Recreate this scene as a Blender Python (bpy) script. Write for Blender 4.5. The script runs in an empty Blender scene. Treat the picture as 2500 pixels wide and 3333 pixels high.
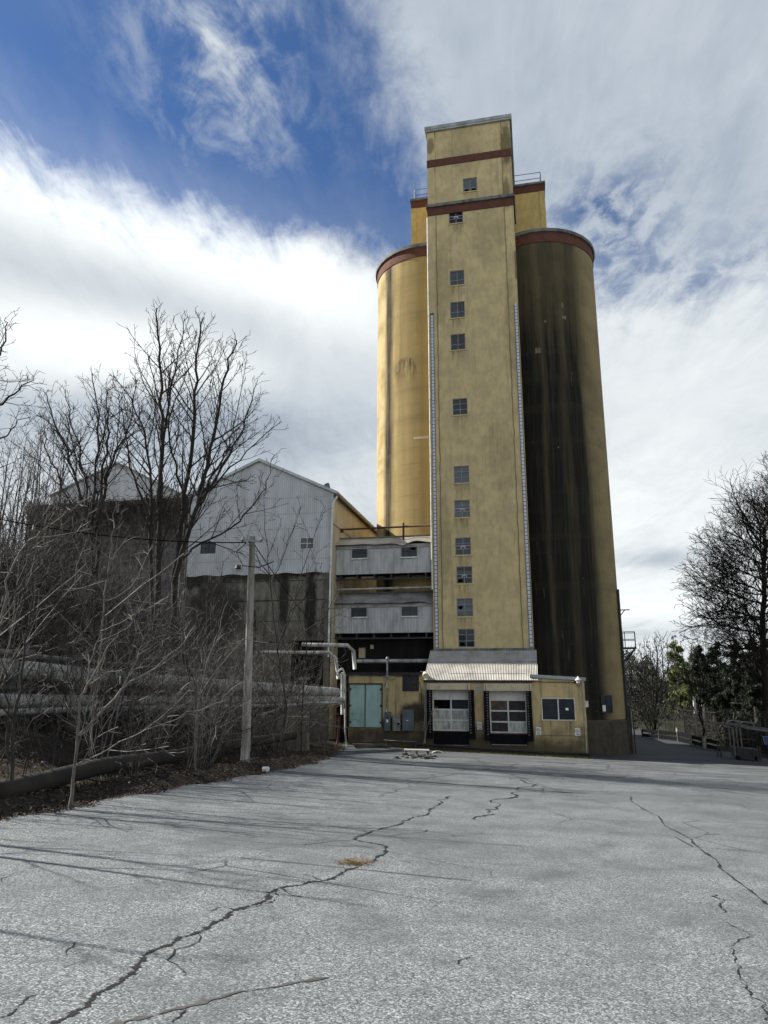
import bpy, math, random
import numpy as np
from mathutils import Matrix, Vector
random.seed(7); RNG = np.random.default_rng(7)
R = math.radians
sc = bpy.context.scene
COL = sc.collection

# ------------------------------------------------------------------ camera model (measured from the photo)
F, PITCH, ROLL, YAW = 2311.0, R(13.7204), R(.16744), R(12.107)
CX, CY = 1250.0, 1666.5
def ray(px, py):
    a, b = px - CX, -(py - CY)
    c, s = math.cos(ROLL), math.sin(ROLL)
    x, u = a*c + b*s, -a*s + b*c
    cp, sp = math.cos(PITCH), math.sin(PITCH)
    return np.array([x, F*cp - u*sp, F*sp + u*cp]) / F
U = np.array([math.cos(YAW), -math.sin(YAW), 0.0]); V = np.array([math.sin(YAW), math.cos(YAW), 0.0])
O = np.array([6.81912, 48.70797, 0.0])          # origin of the building frame: middle of the tower front
def W(u, v, w): return O + u*U + v*V + np.array([0, 0, w])
def uw(px, py, v):                               # a point of the building plane at depth v
    r = ray(px, py); t = ((O + v*V) @ V) / (r @ V); q = r*t - O
    return float(q @ U), float(q[2])
def at(px, py, d): return ray(px, py)*d
def azel(px, py):
    r = ray(px, py); return math.degrees(math.atan2(r[0], r[1])), math.degrees(math.atan2(r[2], math.hypot(r[0], r[1])))

# ------------------------------------------------------------------ terrain
def lot(x, y):
    yy = y if y < 46 else 46 + (y-46)*.08
    xx = x if x < 26 else 26 + (x-26)*.25
    return -1.6 - .0396*xx - .0476*yy
EDGE = [(-40, -7.2), (4, -6.3), (10.9, -5.45), (14.5, -5.0), (20.5, -3.8), (27, -2.7), (33, -2.35), (44, -2.3), (48, -2.6), (300, -2.6)]
def edge(y): return float(np.interp(y, [e[0] for e in EDGE], [e[1] for e in EDGE])) + .12*math.sin(y*2.1) + .07*math.sin(y*5.3+1)
def sm(a, b, x):
    t = min(1, max(0, (x-a)/(b-a))); return t*t*(3-2*t)
def right_edge(y): return float(np.interp(y, [-60, 44, 47, 60, 80, 110, 140], [70, 70, 26.5, 26.5, 29.5, 34, 36]))
def terrain(x, y):
    z = lot(x, y)
    d = edge(y) - x
    n = .10*math.sin(x*1.7+y*.9) + .08*math.sin(x*.8-y*1.3+2) + .05*math.sin(x*3.9+y*2.7)
    if d > 0:
        rise = .22*sm(0, .8, d) + .75*sm(1.5, 6, d) + 4.9*sm(6., 13.5, d) + 1.6*sm(14, 30, d)
        far = 1 - .45*sm(70, 140, y)
        near_b = 1
        if 46 < y < 70 and d < 11: near_b = .25 + .75*sm(5, 11, d)
        return z - .05 + rise*far*near_b + n*sm(.1, 2, d)
    if y > 46 and x > right_edge(y):
        e = x - right_edge(y)
        return z - .02 + .9*sm(6, 30, e) + .6*sm(70, 95, y) + n*.6*sm(0, 2, e)
    if y > 100: return z + 1.5*sm(100, 140, y)
    return z - .12
def hit(px, py, f=None):
    r = ray(px, py); f = f or terrain
    t = 2.0
    while t < 400:
        p = r*t
        if p[2] <= f(p[0], p[1]): break
        t += .05 + t*.004
    lo, hi = t-.05-t*.005, t
    for _ in range(20):
        m = (lo+hi)/2; p = r*m
        if p[2] <= f(p[0], p[1]): hi = m
        else: lo = m
    return r*hi
def lothit(px, py): return hit(px, py, lot)

# ------------------------------------------------------------------ mesh builder
class MB:
    def __init__(s): s.V = []; s.Q = []; s.N = []; s.n = 0
    def add(s, v, q):
        v = np.asarray(v, float).reshape(-1, 3); s.V.append(v)
        if len(q): s.Q.append(np.asarray(q, int).reshape(-1, 4) + s.n)
        s.n += len(v); return s
    def poly(s, pts):
        s.V.append(np.asarray(pts, float)); s.N.append(list(range(s.n, s.n+len(pts)))); s.n += len(pts); return s
    def box(s, x0, x1, y0, y1, z0, z1):
        v = [(x, y, z) for z in (z0, z1) for y in (y0, y1) for x in (x0, x1)]
        return s.add(v, [(0,2,3,1), (4,5,7,6), (0,1,5,4), (2,6,7,3), (0,4,6,2), (1,3,7,5)])
    def hexa(s, b, t):      # four bottom points, four top points (same order)
        v = list(b)+list(t)
        return s.add(v, [(3,2,1,0), (4,5,6,7), (0,1,5,4), (1,2,6,5), (2,3,7,6), (3,0,4,7)])
    def beam(s, a, b, w, h=None):
        h = h or w; a = np.array(a, float); b = np.array(b, float); t = b-a; t /= np.linalg.norm(t)
        up = np.array([0, 0, 1.]) if abs(t[2]) < .95 else np.array([0, 1., 0])
        x = np.cross(t, up); x /= np.linalg.norm(x); y = np.cross(x, t)
        def sq(p): return [p-x*w/2-y*h/2, p+x*w/2-y*h/2, p+x*w/2+y*h/2, p-x*w/2+y*h/2]
        return s.hexa(sq(a), sq(b))
    def tube(s, pts, r, k=8, cap=False):
        P = np.asarray(pts, float); n = len(P); r = np.broadcast_to(np.asarray(r, float), (n,))
        T = np.empty_like(P); T[1:-1] = P[2:]-P[:-2]; T[0] = P[1]-P[0]; T[-1] = P[-1]-P[-2]
        T /= np.linalg.norm(T, axis=1)[:, None] + 1e-9
        m = T.mean(0); ref = np.array([0, 0, 1.]) if abs(m[2]) < .75*np.linalg.norm(m)+1e-9 else np.array([1., 0, 0])
        A = np.cross(T, ref); A /= np.linalg.norm(A, axis=1)[:, None] + 1e-9; B = np.cross(T, A)
        a = np.arange(k)*2*math.pi/k
        v = P[:, None] + r[:, None, None]*(np.cos(a)[None, :, None]*A[:, None] + np.sin(a)[None, :, None]*B[:, None])
        i = np.arange(n-1)[:, None]*k; j = np.arange(k)[None]; j2 = (j+1) % k
        q = np.stack([i+j, i+j2, i+k+j2, i+k+j], -1).reshape(-1, 4)
        b0 = s.n; s.add(v.reshape(-1, 3), q)
        if cap: s.N.append([b0+x for x in range(k)]); s.N.append([b0+(n-1)*k+x for x in range(k)][::-1])
        return s
    def grid(s, fn, nu, nv):
        v = [fn(i/nu, j/nv) for j in range(nv+1) for i in range(nu+1)]
        q = [(j*(nu+1)+i, j*(nu+1)+i+1, (j+1)*(nu+1)+i+1, (j+1)*(nu+1)+i) for j in range(nv) for i in range(nu)]
        return s.add(v, q)
    def sheet(s, p, a, b, pitch, amp, nrm, rows=1, warp=None):   # corrugated sheet: ridges run along b
        p, a, b, nrm = (np.array(x, float) for x in (p, a, b, nrm)); L = np.linalg.norm(a)
        n = max(8, int(L/pitch*6))
        def fn(i, j):
            q = p + a*i + b*j + nrm*amp*math.sin(2*math.pi*i*L/pitch)
            return q + (warp(i, j) if warp else 0)
        return s.grid(fn, n, rows)
    def lathe(s, prof, c, k=24):
        c = np.array(c, float); a = np.arange(k)*2*math.pi/k
        v = [c + np.array([r*math.cos(t), r*math.sin(t), z]) for r, z in prof for t in a]
        q = [(i*k+j, i*k+(j+1) % k, (i+1)*k+(j+1) % k, (i+1)*k+j) for i in range(len(prof)-1) for j in range(k)]
        return s.add(v, q)
    def wall(s, x0, x1, z0, z1, y, holes, depth=.14):            # wall in the plane y with openings and reveals
        xs = sorted({x0, x1, *[h[0] for h in holes], *[h[1] for h in holes]}); zs = sorted({z0, z1, *[h[2] for h in holes], *[h[3] for h in holes]})
        for i in range(len(xs)-1):
            for j in range(len(zs)-1):
                mx, mz = (xs[i]+xs[i+1])/2, (zs[j]+zs[j+1])/2
                if any(h[0] < mx < h[1] and h[2] < mz < h[3] for h in holes): continue
                s.add([(xs[i], y, zs[j]), (xs[i+1], y, zs[j]), (xs[i+1], y, zs[j+1]), (xs[i], y, zs[j+1])], [(0,1,2,3)])
        for a, b, c, d in holes:
            e = y+depth
            s.add([(a,y,c),(b,y,c),(b,e,c),(a,e,c)], [(0,1,2,3)]); s.add([(a,y,d),(b,y,d),(b,e,d),(a,e,d)], [(3,2,1,0)])
            s.add([(a,y,c),(a,y,d),(a,e,d),(a,e,c)], [(3,2,1,0)]); s.add([(b,y,c),(b,y,d),(b,e,d),(b,e,c)], [(0,1,2,3)])
        return s
    def mesh(s, name, org, m, smooth):
        v = np.concatenate(s.V) - np.asarray(org, float)
        q = np.concatenate(s.Q) if s.Q else np.zeros((0, 4), int)
        me = bpy.data.meshes.new(name)
        nl = q.size + sum(len(x) for x in s.N); nf = len(q)+len(s.N)
        me.vertices.add(len(v)); me.vertices.foreach_set('co', v.astype(np.float32).ravel())
        me.loops.add(nl); me.polygons.add(nf)
        li = np.concatenate([q.ravel()] + [np.array(x) for x in s.N]).astype(np.int32)
        ls = np.concatenate([np.full(len(q), 4), np.array([len(x) for x in s.N], int)])
        st = np.concatenate([[0], np.cumsum(ls)[:-1]]).astype(np.int32)
        me.loops.foreach_set('vertex_index', li); me.polygons.foreach_set('loop_start', st)
        me.polygons.foreach_set('use_smooth', np.full(nf, bool(smooth)))
        me.update(calc_edges=True); me.validate()
        me.materials.append(m)
        return me
def tag(o, label=None, cat=None, group=None, kind=None):
    if label: o['label'] = label
    if cat: o['category'] = cat
    if group: o['group'] = group
    if kind: o['kind'] = kind
    return o
class Thing:                                     # an Empty at the base; parts are its children.  frame 'B' = building (u,v,w), 'W' = world
    def __init__(s, name, label, cat, org, frame='B', group=None, root=None):
        s.org = np.array(org, float); s.frame = frame
        if root is None:
            root = bpy.data.objects.new(name, None); COL.objects.link(root); root.empty_display_size = .2
        s.root = root; s.place(root); tag(root, label, cat, group)
    def place(s, o):
        if s.frame == 'B': o.location = W(*s.org); o.rotation_euler = (0, 0, -YAW)
        else: o.location = s.org
    def part(s, name, mb, m, parent=None, label=None, smooth=False, kind=None):
        o = bpy.data.objects.new(name, mb.mesh(name, s.org, m, smooth)); COL.objects.link(o); o.parent = parent or s.root
        if label: o['label'] = label
        if kind: o['kind'] = kind
        return o
def single(name, mb, m, label, cat, org, frame='W', group=None, smooth=False, kind=None):
    o = bpy.data.objects.new(name, mb.mesh(name, org, m, smooth)); COL.objects.link(o)
    if frame == 'B': o.location = W(*org); o.rotation_euler = (0, 0, -YAW)
    else: o.location = org
    return tag(o, label, cat, group, kind)
def dup(root, loc, rz, sc_=1.0, label=None, tilt=(0, 0)):
    r = root.copy(); COL.objects.link(r); r.location = loc; r.rotation_euler = (tilt[0], tilt[1], rz); r.scale = (sc_,)*3
    if label: r['label'] = label
    for ch in list(root.children):
        c = ch.copy(); COL.objects.link(c); c.parent = r
        for g in ch.children:
            d = g.copy(); COL.objects.link(d); d.parent = c
    return r

# ------------------------------------------------------------------ materials
class NT:
    def __init__(s, name):
        s.m = bpy.data.materials.new(name); s.m.use_nodes = True; s.t = s.m.node_tree; s.t.nodes.clear()
        s.out = s.t.nodes.new('ShaderNodeOutputMaterial'); s.b = s.t.nodes.new('ShaderNodeBsdfPrincipled')
        s.t.links.new(s.b.outputs[0], s.out.inputs[0]); s.tc = s.t.nodes.new('ShaderNodeTexCoord')
        s.P = s.tc.outputs['Object']
    def node(s, k, **kw):
        n = s.t.nodes.new(k)
        for a, b in kw.items(): setattr(n, a, b)
        return n
    def put(s, sock, v):
        if hasattr(v, 'links'): s.t.links.new(v, sock)
        elif isinstance(v, (tuple, list)): sock.default_value = (*v, 1) if len(v) == 3 and len(sock.default_value) == 4 else v
        else: sock.default_value = v
    def mp(s, scale, vec=None, loc=(0, 0, 0), rot=(0, 0, 0)):
        n = s.node('ShaderNodeMapping'); s.put(n.inputs['Vector'], vec or s.P); n.inputs['Scale'].default_value = scale; n.inputs['Location'].default_value = loc; n.inputs['Rotation'].default_value = rot
        return n.outputs[0]
    def noise(s, scale, detail=6, vec=None, rough=.55, dist=0):
        n = s.node('ShaderNodeTexNoise'); s.put(n.inputs['Vector'], vec or s.P); n.inputs['Scale'].default_value = scale; n.inputs['Detail'].default_value = detail; n.inputs['Roughness'].default_value = rough; n.inputs['Distortion'].default_value = dist
        return n.outputs[0]
    def vor(s, scale, vec=None, feature='F1', out=0):
        n = s.node('ShaderNodeTexVoronoi', feature=feature); s.put(n.inputs['Vector'], vec or s.P); n.inputs['Scale'].default_value = scale
        return n.outputs[out]
    def math(s, op, a, b=0., c=None, clamp=False):
        n = s.node('ShaderNodeMath', operation=op, use_clamp=clamp); s.put(n.inputs[0], a); s.put(n.inputs[1], b)
        if c is not None: s.put(n.inputs[2], c)
        return n.outputs[0]
    def rng(s, v, a, b, c=0., d=1.):
        n = s.node('ShaderNodeMapRange', interpolation_type='SMOOTHSTEP'); s.put(n.inputs[0], v)
        for i, x in enumerate((a, b, c, d)): n.inputs[i+1].default_value = x
        return n.outputs[0]
    def ramp(s, v, stops, interp='LINEAR'):
        n = s.node('ShaderNodeValToRGB'); s.put(n.inputs[0], v); e = n.color_ramp.elements; n.color_ramp.interpolation = interp
        col_ = lambda c: (c, c, c, 1) if isinstance(c, (int, float)) else (*c, 1)
        while len(e) > 1: e.remove(e[-1])
        e[0].position = stops[0][0]; e[0].color = col_(stops[0][1])
        for p, c in stops[1:]: e.new(p).color = col_(c)
        return n.outputs[0]
    def mix(s, f, a, b, blend='MIX'):
        n = s.node('ShaderNodeMix', data_type='RGBA', blend_type=blend); s.put(n.inputs[0], f); s.put(n.inputs[6], a); s.put(n.inputs[7], b)
        return n.outputs[2]
    def xyz(s, v=None):
        n = s.node('ShaderNodeSeparateXYZ'); s.put(n.inputs[0], v or s.P); return n.outputs
    def bump(s, h, strength=.3, dist=.02):
        n = s.node('ShaderNodeBump'); s.put(n.inputs['Height'], h); n.inputs['Strength'].default_value = strength; n.inputs['Distance'].default_value = dist
        s.t.links.new(n.outputs[0], s.b.inputs['Normal'])
    def done(s, col, rough=.85, metal=0., spec=.3):
        s.put(s.b.inputs['Base Color'], col); s.put(s.b.inputs['Roughness'], rough); s.b.inputs['Metallic'].default_value = metal; s.b.inputs['Specular IOR Level'].default_value = spec
        return s.m
def lerp(a, b, t): return tuple(x+(y-x)*t for x, y in zip(a, b))
def simple(name, c, c2=None, scale=3., stretch=None, rough=.8, metal=0., spec=.3, bump=0., lo=.35, hi=.7, detail=7):
    n = NT(name); c2 = c2 or tuple(x*.65 for x in c)
    v = n.mp(stretch) if stretch else None
    f = n.rng(n.noise(scale, detail, v), lo, hi)
    if bump: n.bump(n.noise(scale*6, 5, v), bump, .01)
    return n.done(n.mix(f, c, c2), rough, metal, spec)
def stucco(name, c, c2, dark, streak=.5, bottom=None, runs=(), blots=()):
    n = NT(name)
    f = n.rng(n.noise(.8, 9, None, .62), .36, .66)
    f2 = n.rng(n.noise(3.2, 7, n.mp((1, 1, .45))), .42, .72)
    col = n.mix(f, c, c2); col = n.mix(n.math('MULTIPLY', f2, .55), col, lerp(c2, dark, .45))
    st = n.rng(n.noise(1, 7, n.mp((2.6, 2.6, .13)), .6), .52, .78)
    col = n.mix(n.math('MULTIPLY', st, streak), col, dark)
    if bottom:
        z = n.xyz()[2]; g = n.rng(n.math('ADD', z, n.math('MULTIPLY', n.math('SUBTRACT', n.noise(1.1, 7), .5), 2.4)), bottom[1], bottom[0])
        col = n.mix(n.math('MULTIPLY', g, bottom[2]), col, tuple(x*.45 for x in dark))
    X, Y, Z = n.xyz()
    if runs:                                     # rain-washed dirt below each sill
        ns = n.noise(1, 6, n.mp((5, 5, .5)), .6); tot = None
        for cx, hw, zs, ln in runs:
            fx = n.rng(n.math('ABSOLUTE', n.math('SUBTRACT', X, cx)), hw+.15, hw-.2)
            fz = n.math('MULTIPLY', n.rng(Z, zs-ln, zs), n.math('LESS_THAN', Z, zs+.02)); m_ = n.math('MULTIPLY', fx, fz); tot = m_ if tot is None else n.math('MAXIMUM', tot, m_)
        col = n.mix(n.math('MULTIPLY', n.math('MULTIPLY', tot, n.rng(ns, .3, .7)), .7), col, tuple(x*.55 for x in dark))
    for cx, cz, sx, sz, st_ in blots:
        dx = n.math('DIVIDE', n.math('SUBTRACT', X, cx), sx); dz = n.math('DIVIDE', n.math('SUBTRACT', Z, cz), sz)
        g = n.math('EXPONENT', n.math('MULTIPLY', n.math('ADD', n.math('MULTIPLY', dx, dx), n.math('MULTIPLY', dz, dz)), -1.))
        g = n.rng(n.math('ADD', g, n.math('MULTIPLY', n.math('SUBTRACT', n.noise(2.2, 7), .5), .7)), .25, .7)
        col = n.mix(n.math('MULTIPLY', g, st_), col, tuple(x*.35 for x in dark))
    n.bump(n.math('ADD', n.noise(38, 4), n.math('MULTIPLY', n.noise(7, 4), .8)), .35, .02)
    return n.done(col, .92, 0, .15)
M = {}
ZARC = 29.2
M['tower'] = stucco('tower_stucco', (.53, .42, .205), (.42, .338, .18), (.19, .155, .09), .5)
M['headhouse'] = stucco('headhouse_stucco', (.50, .37, .145), (.40, .30, .13), (.2, .16, .09), .35)
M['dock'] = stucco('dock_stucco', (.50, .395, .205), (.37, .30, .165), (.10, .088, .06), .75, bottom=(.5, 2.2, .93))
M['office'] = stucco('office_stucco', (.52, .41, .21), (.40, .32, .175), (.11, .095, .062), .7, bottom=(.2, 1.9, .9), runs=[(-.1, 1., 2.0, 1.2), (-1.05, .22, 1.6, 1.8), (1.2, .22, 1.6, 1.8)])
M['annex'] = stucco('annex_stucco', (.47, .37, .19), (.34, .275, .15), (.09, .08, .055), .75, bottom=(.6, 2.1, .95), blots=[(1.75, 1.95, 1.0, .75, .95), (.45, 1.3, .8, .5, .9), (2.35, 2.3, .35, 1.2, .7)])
M['red'] = simple('red_band_paint', (.105, .040, .027), (.07, .03, .022), 2.5, rough=.9)
M['coping'] = simple('coping_metal', (.16, .16, .15), (.07, .07, .065), 2.)
M['coping_light'] = simple('coping_flashing', (.34, .36, .36), (.2, .21, .2), 1.5)
def silo_mat(name, left):
    n = NT(name); x, y, z = n.xyz()
    wob = n.math('MULTIPLY', n.math('SUBTRACT', n.noise(1, 6, n.mp((.5, .5, .09))), .5), .35)
    ang = n.math('ADD', n.math('ARCTAN2', y, x), wob)            # -pi..pi, camera side is -pi/2
    deg = n.math('MULTIPLY', ang, 180/math.pi)
    st = n.noise(1, 8, n.mp((1.7, 1.7, .05)), .62)
    fine = n.noise(1, 6, n.mp((7, 7, .25)), .6)
    mott = n.noise(.6, 9, None, .6)
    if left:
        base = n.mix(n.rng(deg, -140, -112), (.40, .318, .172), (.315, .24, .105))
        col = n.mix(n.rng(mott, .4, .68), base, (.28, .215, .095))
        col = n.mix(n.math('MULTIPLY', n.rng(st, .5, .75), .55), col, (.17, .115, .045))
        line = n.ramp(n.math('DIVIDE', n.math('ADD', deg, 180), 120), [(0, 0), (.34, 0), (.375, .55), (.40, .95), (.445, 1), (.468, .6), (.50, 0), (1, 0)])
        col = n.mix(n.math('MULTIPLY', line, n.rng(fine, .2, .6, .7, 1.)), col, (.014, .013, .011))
        # brown stain band running down near the tower and a dark water mark part way up
        b2 = n.ramp(n.math('DIVIDE', n.math('ADD', deg, 180), 120), [(0, 0), (.5, 0), (.6, .35), (.68, .1), (1, .1)])
        col = n.mix(n.math('MULTIPLY', b2, n.rng(st, .3, .6)), col, (.16, .11, .05))
        dd = n.math('DIVIDE', n.math('ADD', deg, 110.), 10.); zz = n.math('SUBTRACT', n.math('SUBTRACT', z, ZARC), n.math('MULTIPLY', n.math('MULTIPLY', dd, dd), -.55))
        arc = n.math('MULTIPLY', n.rng(zz, .25, 0.), n.rng(zz, -2.6, .15)); arc = n.math('MULTIPLY', arc, n.rng(n.math('ABSOLUTE', dd), 1.3, .7))
        col = n.mix(n.math('MULTIPLY', arc, n.rng(n.noise(1, 6, n.mp((4, 4, .7)), .65), .36, .6, 0, 1.)), col, (.05, .044, .03))
    else:
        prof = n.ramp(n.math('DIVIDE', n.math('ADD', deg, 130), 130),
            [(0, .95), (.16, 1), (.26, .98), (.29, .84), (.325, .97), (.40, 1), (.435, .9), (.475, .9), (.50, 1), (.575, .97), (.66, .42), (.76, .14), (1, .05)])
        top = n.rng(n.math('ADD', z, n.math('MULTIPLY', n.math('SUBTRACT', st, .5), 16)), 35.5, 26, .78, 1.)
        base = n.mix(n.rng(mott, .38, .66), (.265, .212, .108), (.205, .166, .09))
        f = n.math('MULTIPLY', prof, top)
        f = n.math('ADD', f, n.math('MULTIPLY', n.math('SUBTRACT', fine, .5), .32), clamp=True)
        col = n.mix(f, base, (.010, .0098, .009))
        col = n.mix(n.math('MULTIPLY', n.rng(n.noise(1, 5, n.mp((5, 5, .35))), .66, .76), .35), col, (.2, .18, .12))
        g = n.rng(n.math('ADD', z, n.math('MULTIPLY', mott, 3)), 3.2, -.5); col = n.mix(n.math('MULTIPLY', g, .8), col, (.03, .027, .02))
    tone = n.noise(1, 5, n.mp((.06, .06, 1.1)), .5); col = n.mix(n.rng(tone, .5, .72, 0, .22), col, tuple(x*.5 for x in ((.25, .19, .1) if left else (.1, .085, .055))))
    chips = n.rng(n.noise(5.5, 3, n.mp((1, 1, .6))), .73, .76); col = n.mix(n.math('MULTIPLY', chips, .5), col, (.36, .31, .21))
    lift = n.rng(n.math('FRACT', n.math('DIVIDE', n.math('ADD', z, n.math('MULTIPLY', mott, .3)), 1.22)), .9, 1.)
    n.bump(n.math('ADD', n.noise(22, 5), lift), .3, .02)
    return n.done(col, .9, 0, .15)
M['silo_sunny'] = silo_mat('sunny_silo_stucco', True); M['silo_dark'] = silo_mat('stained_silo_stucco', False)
M['corr'] = simple('corrugated_wall_metal', (.40, .41, .42), (.27, .27, .27), 1.6, (1.5, 1.5, .35), .55, .25, .4)
M['corr_white'] = simple('shed_cladding_metal', (.47, .49, .51), (.36, .37, .38), .9, (1.2, 1.2, .3), .6, .1, .3)
M['shed_side'] = simple('shed_side_cladding', (.47, .43, .35), (.32, .255, .165), .7, (.8, .8, .25), .7, .0, .3)
M['corr_roof'] = simple('corrugated_roof_metal', (.43, .42, .39), (.27, .26, .24), 1.1, None, .5, .25, .4)
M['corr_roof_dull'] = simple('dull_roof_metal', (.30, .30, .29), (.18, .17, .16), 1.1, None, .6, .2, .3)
M['concrete'] = stucco('stained_concrete', (.17, .155, .125), (.105, .095, .075), (.028, .026, .022), .95)
M['plinth'] = stucco('dirty_plinth', (.07, .06, .045), (.045, .04, .031), (.012, .011, .01), .95)
M['black_concrete'] = simple('shade_black_concrete', (.018, .0175, .017), (.007, .007, .0075), .8, (1.5, 1.5, .2), .95, 0, .08)  # near-black colour carries the recess shade below the galleries
M['brick'] = simple('vine_covered_brick', (.125, .12, .118), (.055, .05, .048), 2.2, rough=.95, bump=.5)
M['glass'] = simple('window_glass', (.022, .029, .038), (.012, .016, .022), 1.2, rough=.12, spec=.28)
M['glass_mid'] = simple('streaked_window_glass', (.05, .06, .07), (.022, .028, .034), 2.5, (1.2, 1.2, .4), rough=.2, spec=.3)
M['glass_pale'] = simple('dusty_window_glass', (.10, .115, .125), (.06, .075, .085), 1.8, (.6, .6, 2.5), .35, 0, .3)
M['void'] = simple('dark_interior', (.004, .004, .005), (.002, .002, .002), 1., None, .95, 0, .05)
M['steel'] = simple('grey_window_steel', (.27, .29, .30), (.18, .19, .2), 4., rough=.6)
M['white'] = simple('white_paint', (.62, .63, .62), (.42, .42, .4), 2.5, rough=.6)
M['block'] = simple('glass_block', (.46, .49, .55), (.36, .39, .46), 3., rough=.25, spec=.5)
M['joint_stucco'] = simple('stucco_joint_line', (.20, .165, .09), (.12, .10, .06), 1.2, (1, 1, .4))
M['joint'] = simple('block_mortar', (.06, .06, .055), None, 5.)
M['rust'] = simple('rusty_steel', (.075, .032, .022), (.035, .018, .014), 5., rough=.9)
M['jacket'] = simple('pipe_jacket', (.40, .41, .40), (.20, .2, .185), 1.4, None, .6, .1, .35)
M['oldpipe'] = simple('brown_old_pipe', (.03, .025, .021), (.013, .012, .011), 1.8, None, .9)
M['darkpipe'] = simple('dark_steel_pipe', (.032, .032, .034), (.016, .016, .017), 3., None, .6)
M['pole'] = simple('weathered_pole_wood', (.33, .315, .295), (.19, .18, .165), 2.2, (6, 6, .35), .9, bump=.4)
M['plank'] = simple('weathered_planks', (.12, .11, .10), (.055, .05, .046), 3., None, .9)
M['teal'] = simple('teal_door_paint', (.31, .46, .43), (.22, .34, .32), 1.6, (1, 1, .4), .6)
M['panel'] = simple('pale_door_panel', (.54, .55, .54), (.42, .43, .42), 2.2, (1.4, 1.4, .6), .6)
M['panel_dirty'] = simple('dirty_door_panel', (.42, .43, .41), (.17, .18, .16), 2.6, (1.6, 1.6, .45), .7)
M['ply'] = simple('dark_plywood', (.035, .030, .034), (.018, .016, .019), 3.5, None, .85)
M['ply_brown'] = simple('brown_plywood', (.10, .075, .06), (.05, .04, .036), 3.5, None, .85)
M['header'] = simple('cream_header_board', (.50, .43, .30), (.40, .34, .24), 2., None, .75)
M['rubber'] = simple('black_rubber', (.007, .007, .010), (.004, .004, .006), 5., None, .9, 0, .08)
M['pad'] = simple('frayed_pad', (.16, .15, .13), (.05, .047, .042), 9., None, .9)
M['elec'] = simple('grey_enamel', (.085, .105, .125), (.055, .07, .082), 2., None, .5, 0, .4)
M['elec_old'] = simple('galvanized_box', (.20, .20, .19), (.11, .11, .1), 4., None, .6)
M['sign'] = simple('sign_white', (.86, .87, .87), (.74, .76, .76), 3., None, .5)
M['ink'] = simple('black_lettering', (.02, .02, .025), None, 5.)
M['fascia'] = simple('grey_fascia', (.30, .33, .37), (.22, .25, .28), 1.5, None, .5)
M['globe'] = simple('cream_lamp_shade', (.62, .58, .46), (.45, .42, .33), 4., None, .4, 0, .5)
M['conduit'] = simple('pale_conduit', (.30, .36, .30), (.2, .22, .19), 4., None, .6)
M['bark'] = simple('dark_bark', (.042, .037, .034), (.022, .02, .019), 6., (2, 2, .5), .95)
M['bark_black'] = simple('black_bark', (.030, .025, .022), (.014, .012, .011), 6., (2, 2, .5), .95, 0, .1)
M['wood_mass'] = simple('far_wood_twigs', (.024, .024, .018), (.009, .011, .008), .35)
M['scrub'] = simple('dark_scrub', (.022, .021, .015), (.009, .01, .007), 1.2)
M['bark_grey'] = simple('grey_bark', (.075, .066, .058), (.04, .036, .033), 6., (2, 2, .5), .95)
M['stem'] = simple('pale_sapling_bark', (.165, .15, .137), (.075, .068, .062), 4., None, .75)
M['stem_brown'] = simple('brown_shrub_bark', (.040, .035, .031), (.020, .018, .016), 4., None, .8)
M['pine'] = simple('sunny_pine_needles', (.145, .17, .055), (.065, .092, .03), 1.4, None, .8)
M['fir'] = simple('dark_evergreen_needles', (.022, .030, .017), (.009, .014, .008), .9, None, .85)
M['roof_green'] = simple('green_roof_metal', (.03, .10, .085), (.02, .075, .065), 2.)
M['barn_red'] = simple('barn_red_board', (.10, .022, .015), (.07, .018, .012), 2., (1, 4, 1))
M['blue'] = simple('faded_blue_panel', (.03, .055, .14), (.02, .04, .1), 2.)
M['galv'] = simple('galvanized_steel', (.20, .205, .21), (.11, .11, .115), 5., None, .5, .4)

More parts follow.
